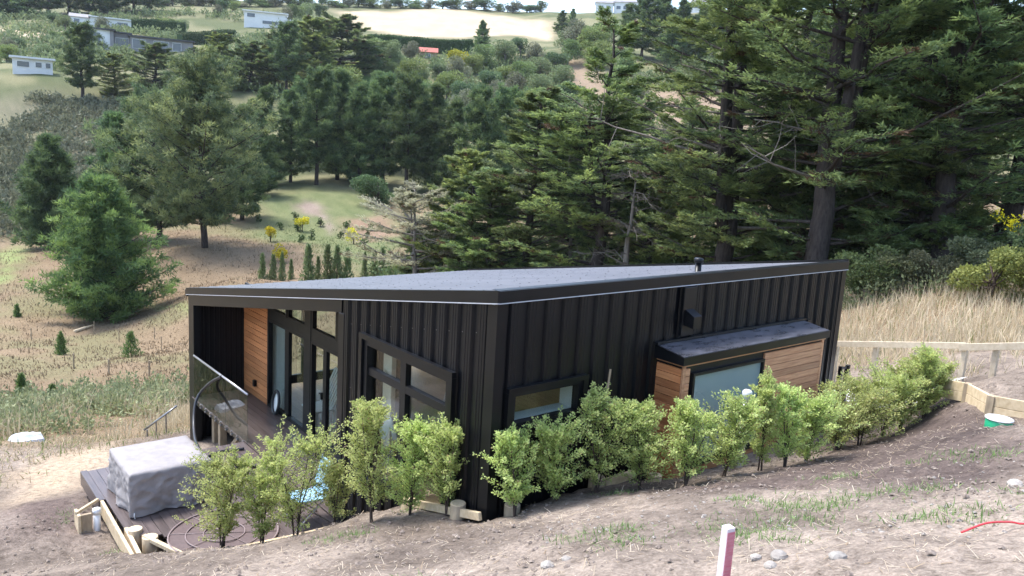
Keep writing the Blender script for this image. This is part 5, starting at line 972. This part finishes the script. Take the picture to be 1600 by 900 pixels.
for i, (x, y) in enumerate(((31.5, 80.5), (33, 79), (36.2, 79.8), (38.5, 77.5), (35.6, 73.5), (31.8, 73), (29.4, 70.2), (33.2, 63.6), (40, 74.5), (30.5, 84.8), (37.5, 70.8), (34.5, 83.0))):
    make_tree('seedling_bush', 'small dark seedling bush on the green clearing, %s from the left' % ORD[[1, 3, 8, 10, 7, 2, 4, 9, 11, 0, 6, 5][i]], 'bush', x, y, round_tree(700 + i, .9 + .3 * (i % 3), .45, 160, 4, .18, (.13, .19, .07), (.05, .08, .03), .0, .9), M['stem'], M['leaf'], 'seedlings on the clearing', 0, 1, .05)
cs = None
for i, (x, y, h) in enumerate(COLS):
    lb = 'slim columnar conifer in the row showing above the roof, %s from the left' % ORD[[0, 1, 2, 4, 6, 7, 8, 5, 3, 9, 10, 11][i]]
    if cs is None: cs = make_tree('columnar_conifer', lb, 'tree', x, y, cone_shrub(640, 2.4, .33, 900, (.24, .30, .13), (.10, .15, .06), .20), M['stem'], M['leaf'], 'columnar conifers beyond the roof', 0, 1, .1)
    else: copy_tree(cs, x, y, lb, 'columnar conifers beyond the roof', i * 1.0, h / 2.4 * (.8 + .4 * random.random()), .1, h / 2.4)
for i, (x, y, h, rx, pal, lb) in enumerate(((19.97, 5.63, 1.7, 1.1, ((.16, .20, .07), (.06, .08, .03)), 'green broom bush just behind the far house corner'), (20.48, 4.84, 1.3, 1.0, ((.19, .20, .09), (.09, .10, .05)), 'olive bush right of the broom bush by the house corner'), (21.07, 4.0, 1.25, 1.1, ((.20, .20, .11), (.09, .10, .05)), 'olive low bush in the dry grass left of the rounded one'), (19.76, 1.81, 1.5, 1.35, ((.28, .29, .08), (.12, .14, .04)), 'large rounded yellow-green bush in the dry grass at right'), (20.3, .5, 1.5, 1.2, ((.26, .27, .08), (.12, .13, .05)), 'yellow-green bush at the right picture edge'), (22.5, 3.3, 1.4, 1.1, ((.17, .20, .10), (.07, .09, .05)), 'grey-green bush behind the rounded yellow-green one'))):
    make_tree('field_bush', lb, 'bush', x, y, round_tree(660 + i, h, rx, 5000, 14, .085, *pal, bare=.0, flat=.8), M['stem'], M['leaf'], 'bushes in the dry grass', 0, 1.15, .1)
R_ = np.random.default_rng(5); T, lf = round_tree(690, 2.4, .8, 1800, 8, .10, (.18, .22, .09), (.07, .10, .04), .1, .9)
fb = make_tree('flowering_bush', 'upright bush with yellow flower heads at the far right', 'bush', 23.6, 2.2, (T, lf), M['stem'], M['leaf'], None, 0, 1, .1)
n = 420; k = R_.integers(0, 9, n); hc = np.stack([R_.normal(0, .45, 9), R_.normal(0, .45, 9), R_.uniform(1.8, 2.7, 9)], 1); P = hc[k] + R_.normal(0, .11, (n, 3)); V, F = leaf_quads(P, unit(R_.normal(size=(n, 3))), np.full(n, .08), np.full(n, .03), R_)
fl_ = link(bpy.data.objects.new('flowers', mesh_arrays('flowers', V, F, np.tile([[.75, .60, .02]], (4 * n, 1)), M['leaf'])), fb)
fl_['kind'] = 'stuff'

# ------------------------------------------------------------------ scrub and grass (stuff)
def clump_mass(name, label, cat, pts, R, n, r, h, lsz, light, dark, mat='leaf', quad=True):
    pts = np.asarray(pts); m = len(pts); zg = ground_height(pts[:, 0], pts[:, 1]); sc = R.uniform(.6, 1.35, m); d = unit(R.normal(size=(m, n, 3))); d[..., 2] = np.abs(d[..., 2]); rad = np.clip(1 - np.abs(R.normal(0, .3, (m, n))), .1, 1.2)
    P = d * rad[..., None] * (np.array([r, r, h])[None, None] * sc[:, None, None]); P = P * (1 + .35 * np.sin(d[..., :1] * 5 + sc[:, None, None] * 20)); P[..., 0] += pts[:, 0, None]; P[..., 1] += pts[:, 1, None]; P[..., 2] += zg[:, None] - .05
    D = unit(d * .6 + R.normal(0, .5, (m, n, 3)) + np.array([0, 0, .45])); tone = np.clip(R.beta(1.6, 1.8, m)[:, None] * .75 + R.normal(.1, .16, (m, n)), 0, 1); c = mixc(dark, light, tone.ravel())
    L_ = R.uniform(.6, 1.4, m * n) * lsz; V, F = (leaf_quads if quad else leaf_tris)(P.reshape(-1, 3), D.reshape(-1, 3), L_, L_ * R.uniform(.16, .36, m * n), R)
    return tag(obj(name, mesh_arrays(name, V, F, np.repeat(c, 4 if quad else 3, 0), M[mat])), label, cat, kind='stuff')
def scatter(R, n, x0, x1, y0, y1, keep):
    out = []; k = 0
    while len(out) < n and k < 60:
        x = R.uniform(x0, x1, n * 3); y = R.uniform(y0, y1, n * 3); w = keep(x, y); ok = R.uniform(size=len(x)) < w; out += list(zip(x[ok], y[ok])); k += 1
    return np.array(out[:n])
def cam_d(x, y): return np.hypot(x - CAM[0], y - CAM[1])
def cam_a(x, y): return np.degrees(np.arctan2(y - CAM[1], x - CAM[0]))      # 50 deg is the middle of the view, larger is further left
R = np.random.default_rng(900)
pts = scatter(R, 200, -9, 8, 14, 36, lambda x, y: ((cam_d(x, y) > 25.5 + 2 * np.sin(x * .7)) & (cam_d(x, y) < 37) & (cam_a(x, y) > 68)) * 1.0)
clump_mass('scrub_belt', 'belt of green scrub below the dry slope at left', 'scrub', pts, R, 200, .55, .70, .14, (.38, .39, .20), (.14, .165, .08))
pts = scatter(R, 1050, 0, 60, 90, 175, lambda x, y: ((cam_d(x, y) > 104) & (cam_d(x, y) < 172) & (cam_a(x, y) > 70)) * (fbm(x * .08, y * .08, 6) > .36) * 1.0)
clump_mass('slope_scrub', 'grey-green scrub covering the far left slope', 'scrub', pts, R, 56, 1.7, 1.3, .55, (.27, .28, .17), (.10, .115, .07))
pts = scatter(R, 620, 40, 190, 60, 230, lambda x, y: ((cam_d(x, y) > 128) & (cam_d(x, y) < 235) & (cam_a(x, y) < 70) & (cam_a(x, y) > 20)) * (fbm(x * .04, y * .04, 16) > .46) * 1.0)
pts = pts[(patch(pts[:, 0], pts[:, 1], np.array(POLY['lawn']), 4) < .3) & (patch(pts[:, 0], pts[:, 1], np.array(POLY['pinkdirt']), 4) < .6)]
clump_mass('hill_scrub', 'mixed green undergrowth on the hillside between the trees', 'scrub', pts, R, 70, 2.2, 2.2, .7, (.25, .30, .13), (.09, .125, .055))
pts = scatter(R, 520, 15, 130, 170, 330, lambda x, y: ((cam_d(x, y) > 185) & (cam_d(x, y) < 330) & (cam_a(x, y) > 64)) * (fbm(x * .035, y * .035, 26) > .44) * 1.0)
clump_mass('upper_scrub', 'green and brown bushes between the hillside houses at upper left', 'scrub', pts, R, 70, 2.0, 2.0, .8, (.29, .33, .15), (.10, .13, .06))
pts = scatter(R, 220, 20, 75, 5, 75, lambda x, y: ((cam_d(x, y) > 38) & (cam_d(x, y) < 70) & (cam_a(x, y) < 60)) * 1.0)
clump_mass('understorey', 'dark green undergrowth among the cypress trunks', 'scrub', pts, R, 150, 1.3, 1.5, .30, (.20, .27, .10), (.05, .08, .036))
pts = scatter(R, 40, 17, 30, -4, 12, lambda x, y: ((cam_d(x, y) > 27.5) & (cam_d(x, y) < 34)) * 1.0)
clump_mass('field_edge_scrub', 'olive scrub along the back of the dry grass', 'scrub', pts, R, 220, .7, .75, .13, (.22, .24, .11), (.08, .10, .05))
def blades(name, label, cat, x, y, h, w, cols, R, lean=.35, kind='stuff'):
    z = ground_height(x, y); n = len(x); P = np.stack([x, y, z - .03], 1); a = R.uniform(0, 6.28, n); ln = np.abs(R.normal(0, lean, n)); d = unit(np.stack([np.cos(a) * ln, np.sin(a) * ln, np.ones(n)], 1)); b_ = R.uniform(0, 3.14, n); s = np.stack([np.cos(b_), np.sin(b_), np.zeros(n)], 1)
    mid = P + d * (h * .55)[:, None]; tip = P + d * h[:, None] + np.stack([np.cos(a), np.sin(a), -np.ones(n) * .4], 1) * (h * .22 * ln)[:, None]
    V = np.stack([P - s * w[:, None], P + s * w[:, None], mid + s * (w * .7)[:, None], tip, mid - s * (w * .7)[:, None]], 1).reshape(-1, 3); i = np.arange(n)[:, None] * 5
    return tag(obj(name, mesh_arrays(name, V, [i + np.array([[0, 1, 2, 4]]), i + np.array([[4, 2, 3]])], np.repeat(cols, 5, 0), M['blade'])), label, cat, kind=kind)
# tall dry grass right of the house
n = 28000; pts = scatter(R, n, 9.9, 27, -9, 11, lambda x, y: ((x > 10.6 + .4 * np.sin(y * 1.3)) & (cam_d(x, y) < 31)) * smooth(.25, .55, fbm(x * .9, y * .9, 71)) * (1.25 - cam_d(x, y) / 45))
x, y = pts[:, 0], pts[:, 1]; h = R.uniform(.25, .62, len(x)) * (.55 + .6 * smooth(16.5, 20, cam_d(x, y))); t = np.clip(fbm(x * .5, y * .5, 72) * .9 + R.normal(.1, .18, len(x)), 0, 1); c = mixc((.46, .36, .22), (.74, .63, .45), t); gmask = R.uniform(size=len(x)) < .16; c[gmask] = mixc((.17, .20, .07), (.26, .28, .11), R.uniform(size=gmask.sum())); h[gmask] *= .7
blades('dry_grass', 'tall golden dry grass filling the field right of the house', 'grass', x, y, h, R.uniform(.006, .013, len(x)), c, R, .42)
# dry grass tufts on the slope across the gully
n = 26000; pts = scatter(R, n, -6, 40, 28, 96, lambda x, y: ((cam_d(x, y) > 36) & (cam_d(x, y) < 97) & (cam_a(x, y) > 56)) * (.25 + smooth(.4, .6, fbm(x * .6, y * .6, 81))) * (1.1 - cam_d(x, y) / 110)); x, y = pts[:, 0], pts[:, 1]
gm = patch(x, y, np.array(POLY['clear']), 3); c = mixc((.175, .128, .078), (.25, .19, .122), np.clip(fbm(x * .4, y * .4, 83) + R.normal(0, .2, len(x)), 0, 1)); c = c * (1 - gm[:, None]) + mixc((.09, .13, .045), (.23, .25, .115), R.uniform(size=len(x))) * gm[:, None]
blades('slope_grass', 'short dry and green grass over the opposite slope', 'grass', x, y, R.uniform(.12, .30, len(x)), R.uniform(.018, .04, len(x)), c, R, .8)
n = 5000; pts = scatter(R, n, -9, 8, 14, 36, lambda x, y: ((cam_d(x, y) > 23) & (cam_d(x, y) < 34) & (cam_a(x, y) > 68)) * smooth(.45, .6, fbm(x * .7, y * .7, 97))); x, y = pts[:, 0], pts[:, 1]
blades('belt_grass', 'pale straw grass tufts growing through the scrub belt', 'grass', x, y, R.uniform(.4, .95, len(x)), R.uniform(.010, .020, len(x)), mixc((.42, .34, .21), (.60, .52, .36), R.uniform(size=len(x))), R, .4)
# straw-coloured grass at the left edge of the terrace
n = 9000; pts = scatter(R, n, -9, 3, 7, 24, lambda x, y: ((cam_d(x, y) > 17) & (cam_d(x, y) < 27) & (cam_a(x, y) > 68) & ~((x > -3) & (y < 12))) * smooth(.3, .6, fbm(x * .9, y * .9, 85))); x, y = pts[:, 0], pts[:, 1]
c = mixc((.38, .30, .19), (.58, .48, .33), R.uniform(size=len(x))); g_ = R.uniform(size=len(x)) < .22; c[g_] = (.22, .26, .10); blades('terrace_grass', 'sparse straw and green grass beyond the deck', 'grass', x, y, R.uniform(.08, .26, len(x)), R.uniform(.008, .018, len(x)), c, R, .8)
# small green weeds in the bare soil
TU = [(.75, -3.51, .25), (.96, -3.92, .22), (.04, -3.97, .22), (1.28, -4.36, .25), (.51, -3.82, .3), (-.99, -3.08, .22), (.69, -2.95, .16), (-.57, -3.85, .2), (-.63, -2.76, .18), (.27, -5.11, .16), (-.26, 1.31, .15), (-1.24, .92, .18), (3.12, -3.82, .25), (2.8, -4.37, .25), (.55, -3.55, .28), (-.3, -3.5, .2), (-.9, -2.5, .2), (1.4, -.8, .14), (-1.5, 1.2, .22), (-.7, -4.2, .22), (2.2, -3.2, .2), (.2, -4.8, .2), (-2.6, -2.2, .2), (-3.4, 6.6, .2), (-3.0, 5.0, .15), (.9, -5.4, .25)]
xs = []; ys = []
for tx, ty, r in TU: k = int(260 * (r / .22)); xs += list(R.normal(tx, r * .75, k)); ys += list(R.normal(ty, r * .75, k))
x, y = np.array(xs), np.array(ys); c = mixc((.12, .20, .06), (.28, .38, .15), R.uniform(size=len(x))); blades('weeds', 'small green weeds and grass tufts sprouting in the bare soil', 'weeds', x, y, R.uniform(.03, .11, len(x)), R.uniform(.003, .007, len(x)), c, R, 1.0)
# dry straw litter
n = 9000; pts = scatter(R, n, -7, 8, -7, 6.5, lambda x, y: ((cam_d(x, y) < 14) & ~((x > -.1) & (y > -.2)) & ~((x > -2.9) & (y > 3.6))) * smooth(.35, .6, fbm(x * 1.2, y * 1.2, 88)) * (1.2 - cam_d(x, y) / 16)); x, y = pts[:, 0], pts[:, 1]; z = ground_height(x, y) + .006; a = R.uniform(0, 6.28, n); L_ = R.uniform(.02, .10, n); d = np.stack([np.cos(a), np.sin(a), R.normal(0, .25, n)], 1); s = np.stack([-np.sin(a), np.cos(a), np.zeros(n)], 1) * R.uniform(.0015, .0035, n)[:, None]; P = np.stack([x, y, z], 1); V = np.stack([P - s, P + s, P + d * L_[:, None] + s, P + d * L_[:, None] - s], 1).reshape(-1, 3)
tag(obj('straw_litter', mesh_arrays('straw_litter', V, np.arange(4 * n).reshape(-1, 4), np.repeat(mixc((.30, .22, .14), (.62, .54, .42), R.uniform(size=n)), 4, 0), M['blade'])), 'dry straw and root fragments littering the soil', 'straw', kind='stuff')
# soil clods and gravel
OV = np.array([(1, 0, 0), (-1, 0, 0), (0, 1, 0), (0, -1, 0), (0, 0, 1), (0, 0, -1), (.6, .6, .5), (-.6, .6, .4), (.6, -.6, .45), (-.6, -.6, .5)], float); OF = np.array([(0, 6, 4), (0, 8, 6), (6, 2, 4), (2, 7, 4), (7, 1, 4), (1, 9, 4), (9, 3, 4), (3, 8, 4), (8, 0, 4), (0, 2, 6), (2, 1, 7), (1, 3, 9), (3, 0, 8)])
def bits(name, label, cat, n, keep, smin, smax, mat, x0, x1, y0, y1, pw=3.0):
    p = scatter(R, n, x0, x1, y0, y1, keep); n = len(p); s = smin + (smax - smin) * R.uniform(size=n) ** pw; a = R.uniform(0, 6.28, n); V = OV[None] * R.uniform(.7, 1.3, (n, 10, 1)) * (np.array([1.2, .9, .7])[None, None] * s[:, None, None]); ca, sa = np.cos(a)[:, None], np.sin(a)[:, None]
    V = np.stack([V[..., 0] * ca - V[..., 1] * sa + p[:, 0, None], V[..., 0] * sa + V[..., 1] * ca + p[:, 1, None], V[..., 2] + (ground_height(p[:, 0], p[:, 1]) + s * .15)[:, None]], -1).reshape(-1, 3)
    return tag(obj(name, mesh_arrays(name, V, (np.arange(n)[:, None, None] * 10 + OF[None]).reshape(-1, 3), None, mat)), label, cat, kind='stuff')
soil_ok = lambda x, y: ((cam_d(x, y) < 15) & ~((x > -.1) & (y > -.2)) & ~((x > -3.0) & (y > 3.6))) * smooth(.3, .65, fbm(x * .8, y * .8, 89)) * (1.25 - cam_d(x, y) / 18)
bits('soil_clods', 'loose clods of dark soil scattered over the bare slope', 'soil', 8000, soil_ok, .004, .032, M['clod'], -7, 9, -7, 7)
bits('gravel', 'pale gravel and small stones in the foreground soil', 'gravel', 1400, lambda x, y: ((cam_d(x, y) < 9) & (x - .6 * y > .2)) * smooth(.4, .6, fbm(x * .7, y * .7, 93)) * 1.0, .003, .020, M['stone'], -4, 4, -7, -1)

# ------------------------------------------------------------------ small things on the opposite slope
for i, (x, y, h, lb) in enumerate(((2.32, 38.17, .8, 'left-most weathered post of the low fence above the scrub belt'), (3.37, 35.29, .8, 'middle weathered post of the low fence above the scrub belt'), (4.84, 33.59, .8, 'right-most weathered post of the low fence above the scrub belt'), (5.97, 51.47, .9, 'thin stake left of the bleached log'), (6.77, 48.12, .9, 'thin stake right of the bleached log'), (8.77, 47.39, .8, 'thin stake above the small dark sapling'), (8.38, 44.4, .8, 'thin stake nearest the porch on the dry slope'), (2.22, 51.12, .8, 'thin stake at the left of the dry slope'))):
    tag(MB().tube([(x, y, gz(x, y) - .2), (x + .02, y, gz(x, y) + h)], .045 if i < 3 else .03, 7).build('post', M['greyT']), lb, 'post', 'posts and stakes on the dry slope')
lz0, lz1 = gz(5.25, 52.82), gz(6.23, 53.73); tag(MB().tube([(5.0, 52.6, lz0 + .08), (5.7, 53.2, (lz0 + lz1) / 2 + .12), (6.4, 53.9, lz1 + .1)], [.12, .10, .07], 8).build('fallen_log', M['ends'], None, True), 'bleached fallen log lying on the dry slope under the lone pine', 'log')

# ------------------------------------------------------------------ far houses, hedges and poles
def far_house(name, label, x, y, yaw, blocks, dz=0.0):
    """blocks in the house's own frame (front faces -y): (x0, x1, y0, y1, h, wall, roof kind, windows [(x0, x1, z0, z1)], roof material)"""
    z = gz(x, y) + dz; t = thing(name, label, 'house', (x, y, z), None, yaw)
    def put(nm, mb, mat, par): o = link(bpy.data.objects.new(nm, mb.mesh(nm, mat)), par); return o
    for (x0, x1, y0, y1, h, wall, rk, wins, rm) in blocks:
        put('wall', MB().box(x0, x1, y0, y1, -3, h), wall, t)
        if rk == 'flat': put('roof', MB().box(x0 - .5, x1 + .5, y0 - .7, y1 + .3, h + .002, h + .35), rm, t)
        else:
            r = MB(); ym = (y0 + y1) / 2; hh = h + rk
            r.add([(x0 - .4, y0 - .5, h + .01), (x1 + .4, y0 - .5, h + .01), (x1 + .4, y1 + .5, h + .01), (x0 - .4, y1 + .5, h + .01), (x0 - .4, ym - .01, hh), (x1 + .4, ym - .01, hh), (x1 + .4, ym + .01, hh), (x0 - .4, ym + .01, hh)], BOXF); put('roof', r, rm, t)
        for (a, c, e, f) in wins:
            w_ = put('window', MB().box(a - .08, c + .08, y0 - .06, y0 - .002, e - .08, f + .08), M['white'], t); put('pane', MB().box(a, c, y0 - .10, y0 - .062, e, f), M['farglass'], w_)
    return t
def face(x, y): return math.atan2(y - CAM[1], x - CAM[0]) - math.pi / 2
x, y = 52.5, 219; far_house('house', 'long modern hillside house with dark flat roof and grey cladding', x, y, face(x, y), [(-12, -7.2, 0, 8, 4.2, M['farwall'], 'flat', [(-11.4, -9.4, 1.2, 3.4)], M['fardark']), (-7.2, -6.4, -.3, 8, 4.2, M['fargrey'], 'flat', [], M['fardark']), (-6.4, -2.6, 2.5, 8, 4.0, M['fargrey'], 'flat', [(-6, -3, .4, 2.8)], M['fardark']), (-2.6, 12.5, 1, 8, 3.4, M['fargrey'], 'flat', [(-2, 1, .6, 2.8), (3, 6.5, 1.0, 2.8), (7.5, 9.5, .8, 2.8)], M['fardark'])], .5)
x, y = 56, 276; far_house('house', 'low white hillside house above the dark-roofed one', x, y, face(x, y), [(-9, -3.5, 0, 7, 2.8, M['farwall'], 1.4, [(-8, -6.5, 1, 2.2)], M['fargrey']), (-3.5, 9, -.5, 7, 3.2, M['farwall'], 'flat', [(-2, 1, .8, 2.4), (4, 7, .8, 2.4)], M['farwall'])], .5)
x, y = 105.8, 266.6; far_house('house', 'bright white two-storey house on the hillside', x, y, face(x, y), [(-8, 6, 0, 8, 4.6, M['farwall'], 'flat', [(-7, -4.5, 2.8, 4.0), (-2, 3, 1.0, 2.0)], M['farwall']), (6, 10, .5, 7, 2.8, M['farwall'], 'flat', [(6.8, 9, .6, 1.8)], M['farwall'])], .3)
x, y = 21.5, 177.3; far_house('cabin', 'small white cabin with three dark windows at the left edge', x, y, face(x, y), [(-3.2, 3.6, 0, 3, 2.6, M['farwall'], 'flat', [(-2.4, -.4, 1.0, 2.0), (.7, 1.7, 1.1, 2.0), (2.4, 3.2, 1.1, 2.0)], M['farwall'])], .1)
x, y = 121.5, 190; far_house('shed', 'small shed with bright red gable roof by the long hedge', x, y, face(x, y), [(-2.4, 2.4, 0, 4, 2.0, M['greyT'], 1.5, [(-.6, .6, .4, 1.6)], M['tile'])], -.4)
for i, (px_, py_, w_, lb) in enumerate(((262, 262, 8, 'left-most pale hilltop house on the skyline'), (268, 257, 7, 'second pale hilltop house on the skyline'), (272, 250, 8, 'third pale hilltop house on the skyline'), (276, 244, 7, 'fourth pale hilltop house, before the dark conifer'), (286, 226, 9, 'right-most pale hilltop house, left of the dark grove'))):
    far_house('house', lb, px_, py_, face(px_, py_), [(-w_ / 2, w_ / 2, 0, 7, 3.6 + .5 * (i % 2), M['farwall'], 1.6, [(-w_ / 3, -.5, 1, 2.4), (.8, w_ / 3, 1, 2.4)], M['fargrey'])], 1.0)
def hedge(name, label, a, b_, w, h, R, n, light, dark, lsz=.45):
    a = np.array(a); b_ = np.array(b_); t = R.uniform(0, 1, n); d = unit(b_ - a); s = np.array([-d[1], d[0]]); f = R.integers(0, 3, n); u = R.uniform(-1, 1, n); v = R.uniform(0, 1, n); u = np.where(f == 0, -1, np.where(f == 1, 1, u)) + R.normal(0, .06, n); v = np.where(f == 2, 1, v) + R.normal(0, .03, n)
    xy = a[None] + (b_ - a)[None] * t[:, None] + s[None] * (u * w / 2)[:, None]; z = ground_height(xy[:, 0], xy[:, 1]) + v * h; P = np.stack([xy[:, 0], xy[:, 1], z], 1); D = unit(R.normal(0, .6, (n, 3)) + np.array([0, 0, .7])); V, F = leaf_quads(P, D, R.uniform(.7, 1.3, n) * lsz, R.uniform(.25, .4, n) * lsz, R)
    core = MB(); m = 12; Q = [a + (b_ - a) * k / m for k in range(m + 1)]
    g_ = [gz(q[0], q[1]) for q in Q]; t_ = thing(name, label, 'hedge', (a[0], a[1], gz(*a)))
    for k in range(m):
        p0, p1 = Q[k], Q[k + 1]; o = s * (w / 2 - .12); core.add([(*(p0 - o), g_[k] - .3), (*(p1 - o), g_[k + 1] - .3), (*(p1 + o), g_[k + 1] - .3), (*(p0 + o), g_[k] - .3), (*(p0 - o), g_[k] + h - .12), (*(p1 - o), g_[k + 1] + h - .12), (*(p1 + o), g_[k + 1] + h - .12), (*(p0 + o), g_[k] + h - .12)], BOXF)
    core.build('inner_twigs', M['hedgecore'], t_); obj('foliage', mesh_arrays('foliage', V, F, np.repeat(mixc(dark, light, R.beta(2, 2, n)), 4, 0), M['leaf']), t_)
hedge('clipped_hedge', 'long clipped dark green hedge below the tan paddock', (112, 208), (137, 190), 2.0, 3.6, R, 5000, (.085, .15, .05), (.03, .06, .022))
hedge('clipped_hedge', 'clipped hedge stepping down below the green lawn', (96, 181), (101.5, 165), 1.4, 1.3, R, 1800, (.11, .17, .06), (.05, .08, .03), .35)
hedge('clipped_hedge', 'tall clipped hedge beside the low white house', (61, 262), (75, 256), 2.5, 4.0, R, 2600, (.09, .14, .05), (.035, .06, .025))
hedge('clipped_hedge', 'dark clipped hedge running down behind the dark-roofed house', (66, 232), (84, 240), 2.5, 3.0, R, 2600, (.10, .15, .055), (.04, .065, .03))
pgx, pgy = 95.5, 183.5; pg_ = thing('pergola', 'small timber pergola with posts in the hillside garden', 'pergola', (pgx, pgy, gz(pgx, pgy)), None, face(pgx, pgy))
for a in (-3, 0, 3):
    for c in (0, 2.5): link(bpy.data.objects.new('post', MB().box(a - .12, a + .12, c - .12, c + .12, -.5, 2.6).mesh('post', M['greyT'])), pg_)
for k in range(6): link(bpy.data.objects.new('rafter', MB().box(-3.4 + k * 1.3, -3.2 + k * 1.3, -.5, 3, 2.605, 2.8).mesh('rafter', M['greyT'])), pg_)
for i, (x, y, h, lb) in enumerate(((187, 318, 6, 'left power pole on the skyline above the paddock'), (206, 306, 7, 'middle power pole on the skyline above the paddock'), (228, 290, 9, 'right power pole on the skyline, tallest of the three'))):
    t = thing('power_pole', lb, 'pole', (x, y, gz(x, y)), 'skyline power poles', face(x, y)); link(bpy.data.objects.new('pole', MB().tube([(0, 0, -.5), (0, 0, h)], [.18, .12], 7).mesh('pole', M['barkg'])), t); link(bpy.data.objects.new('crossarm', MB().box(-1.1, 1.1, -.22, -.121, h - .8, h - .6).mesh('crossarm', M['barkg'])), t)
# ------------------------------------------------------------------ thin summer haze
hz_ = MB(); hz_.box(-160, 640, -110, 640, -20, 110); hm_ = bpy.data.materials.new('haze'); hm_.use_nodes = True; hn = hm_.node_tree.nodes; hn.remove(hn['Principled BSDF'])
pv = hn.new('ShaderNodeVolumePrincipled'); pv.inputs['Color'].default_value = (.86, .92, 1, 1); pv.inputs['Density'].default_value = .0001; pv.inputs['Anisotropy'].default_value = .2; hm_.node_tree.links.new(pv.outputs[0], hn['Material Output'].inputs['Volume'])
tag(hz_.build('haze', hm_), kind='stuff')
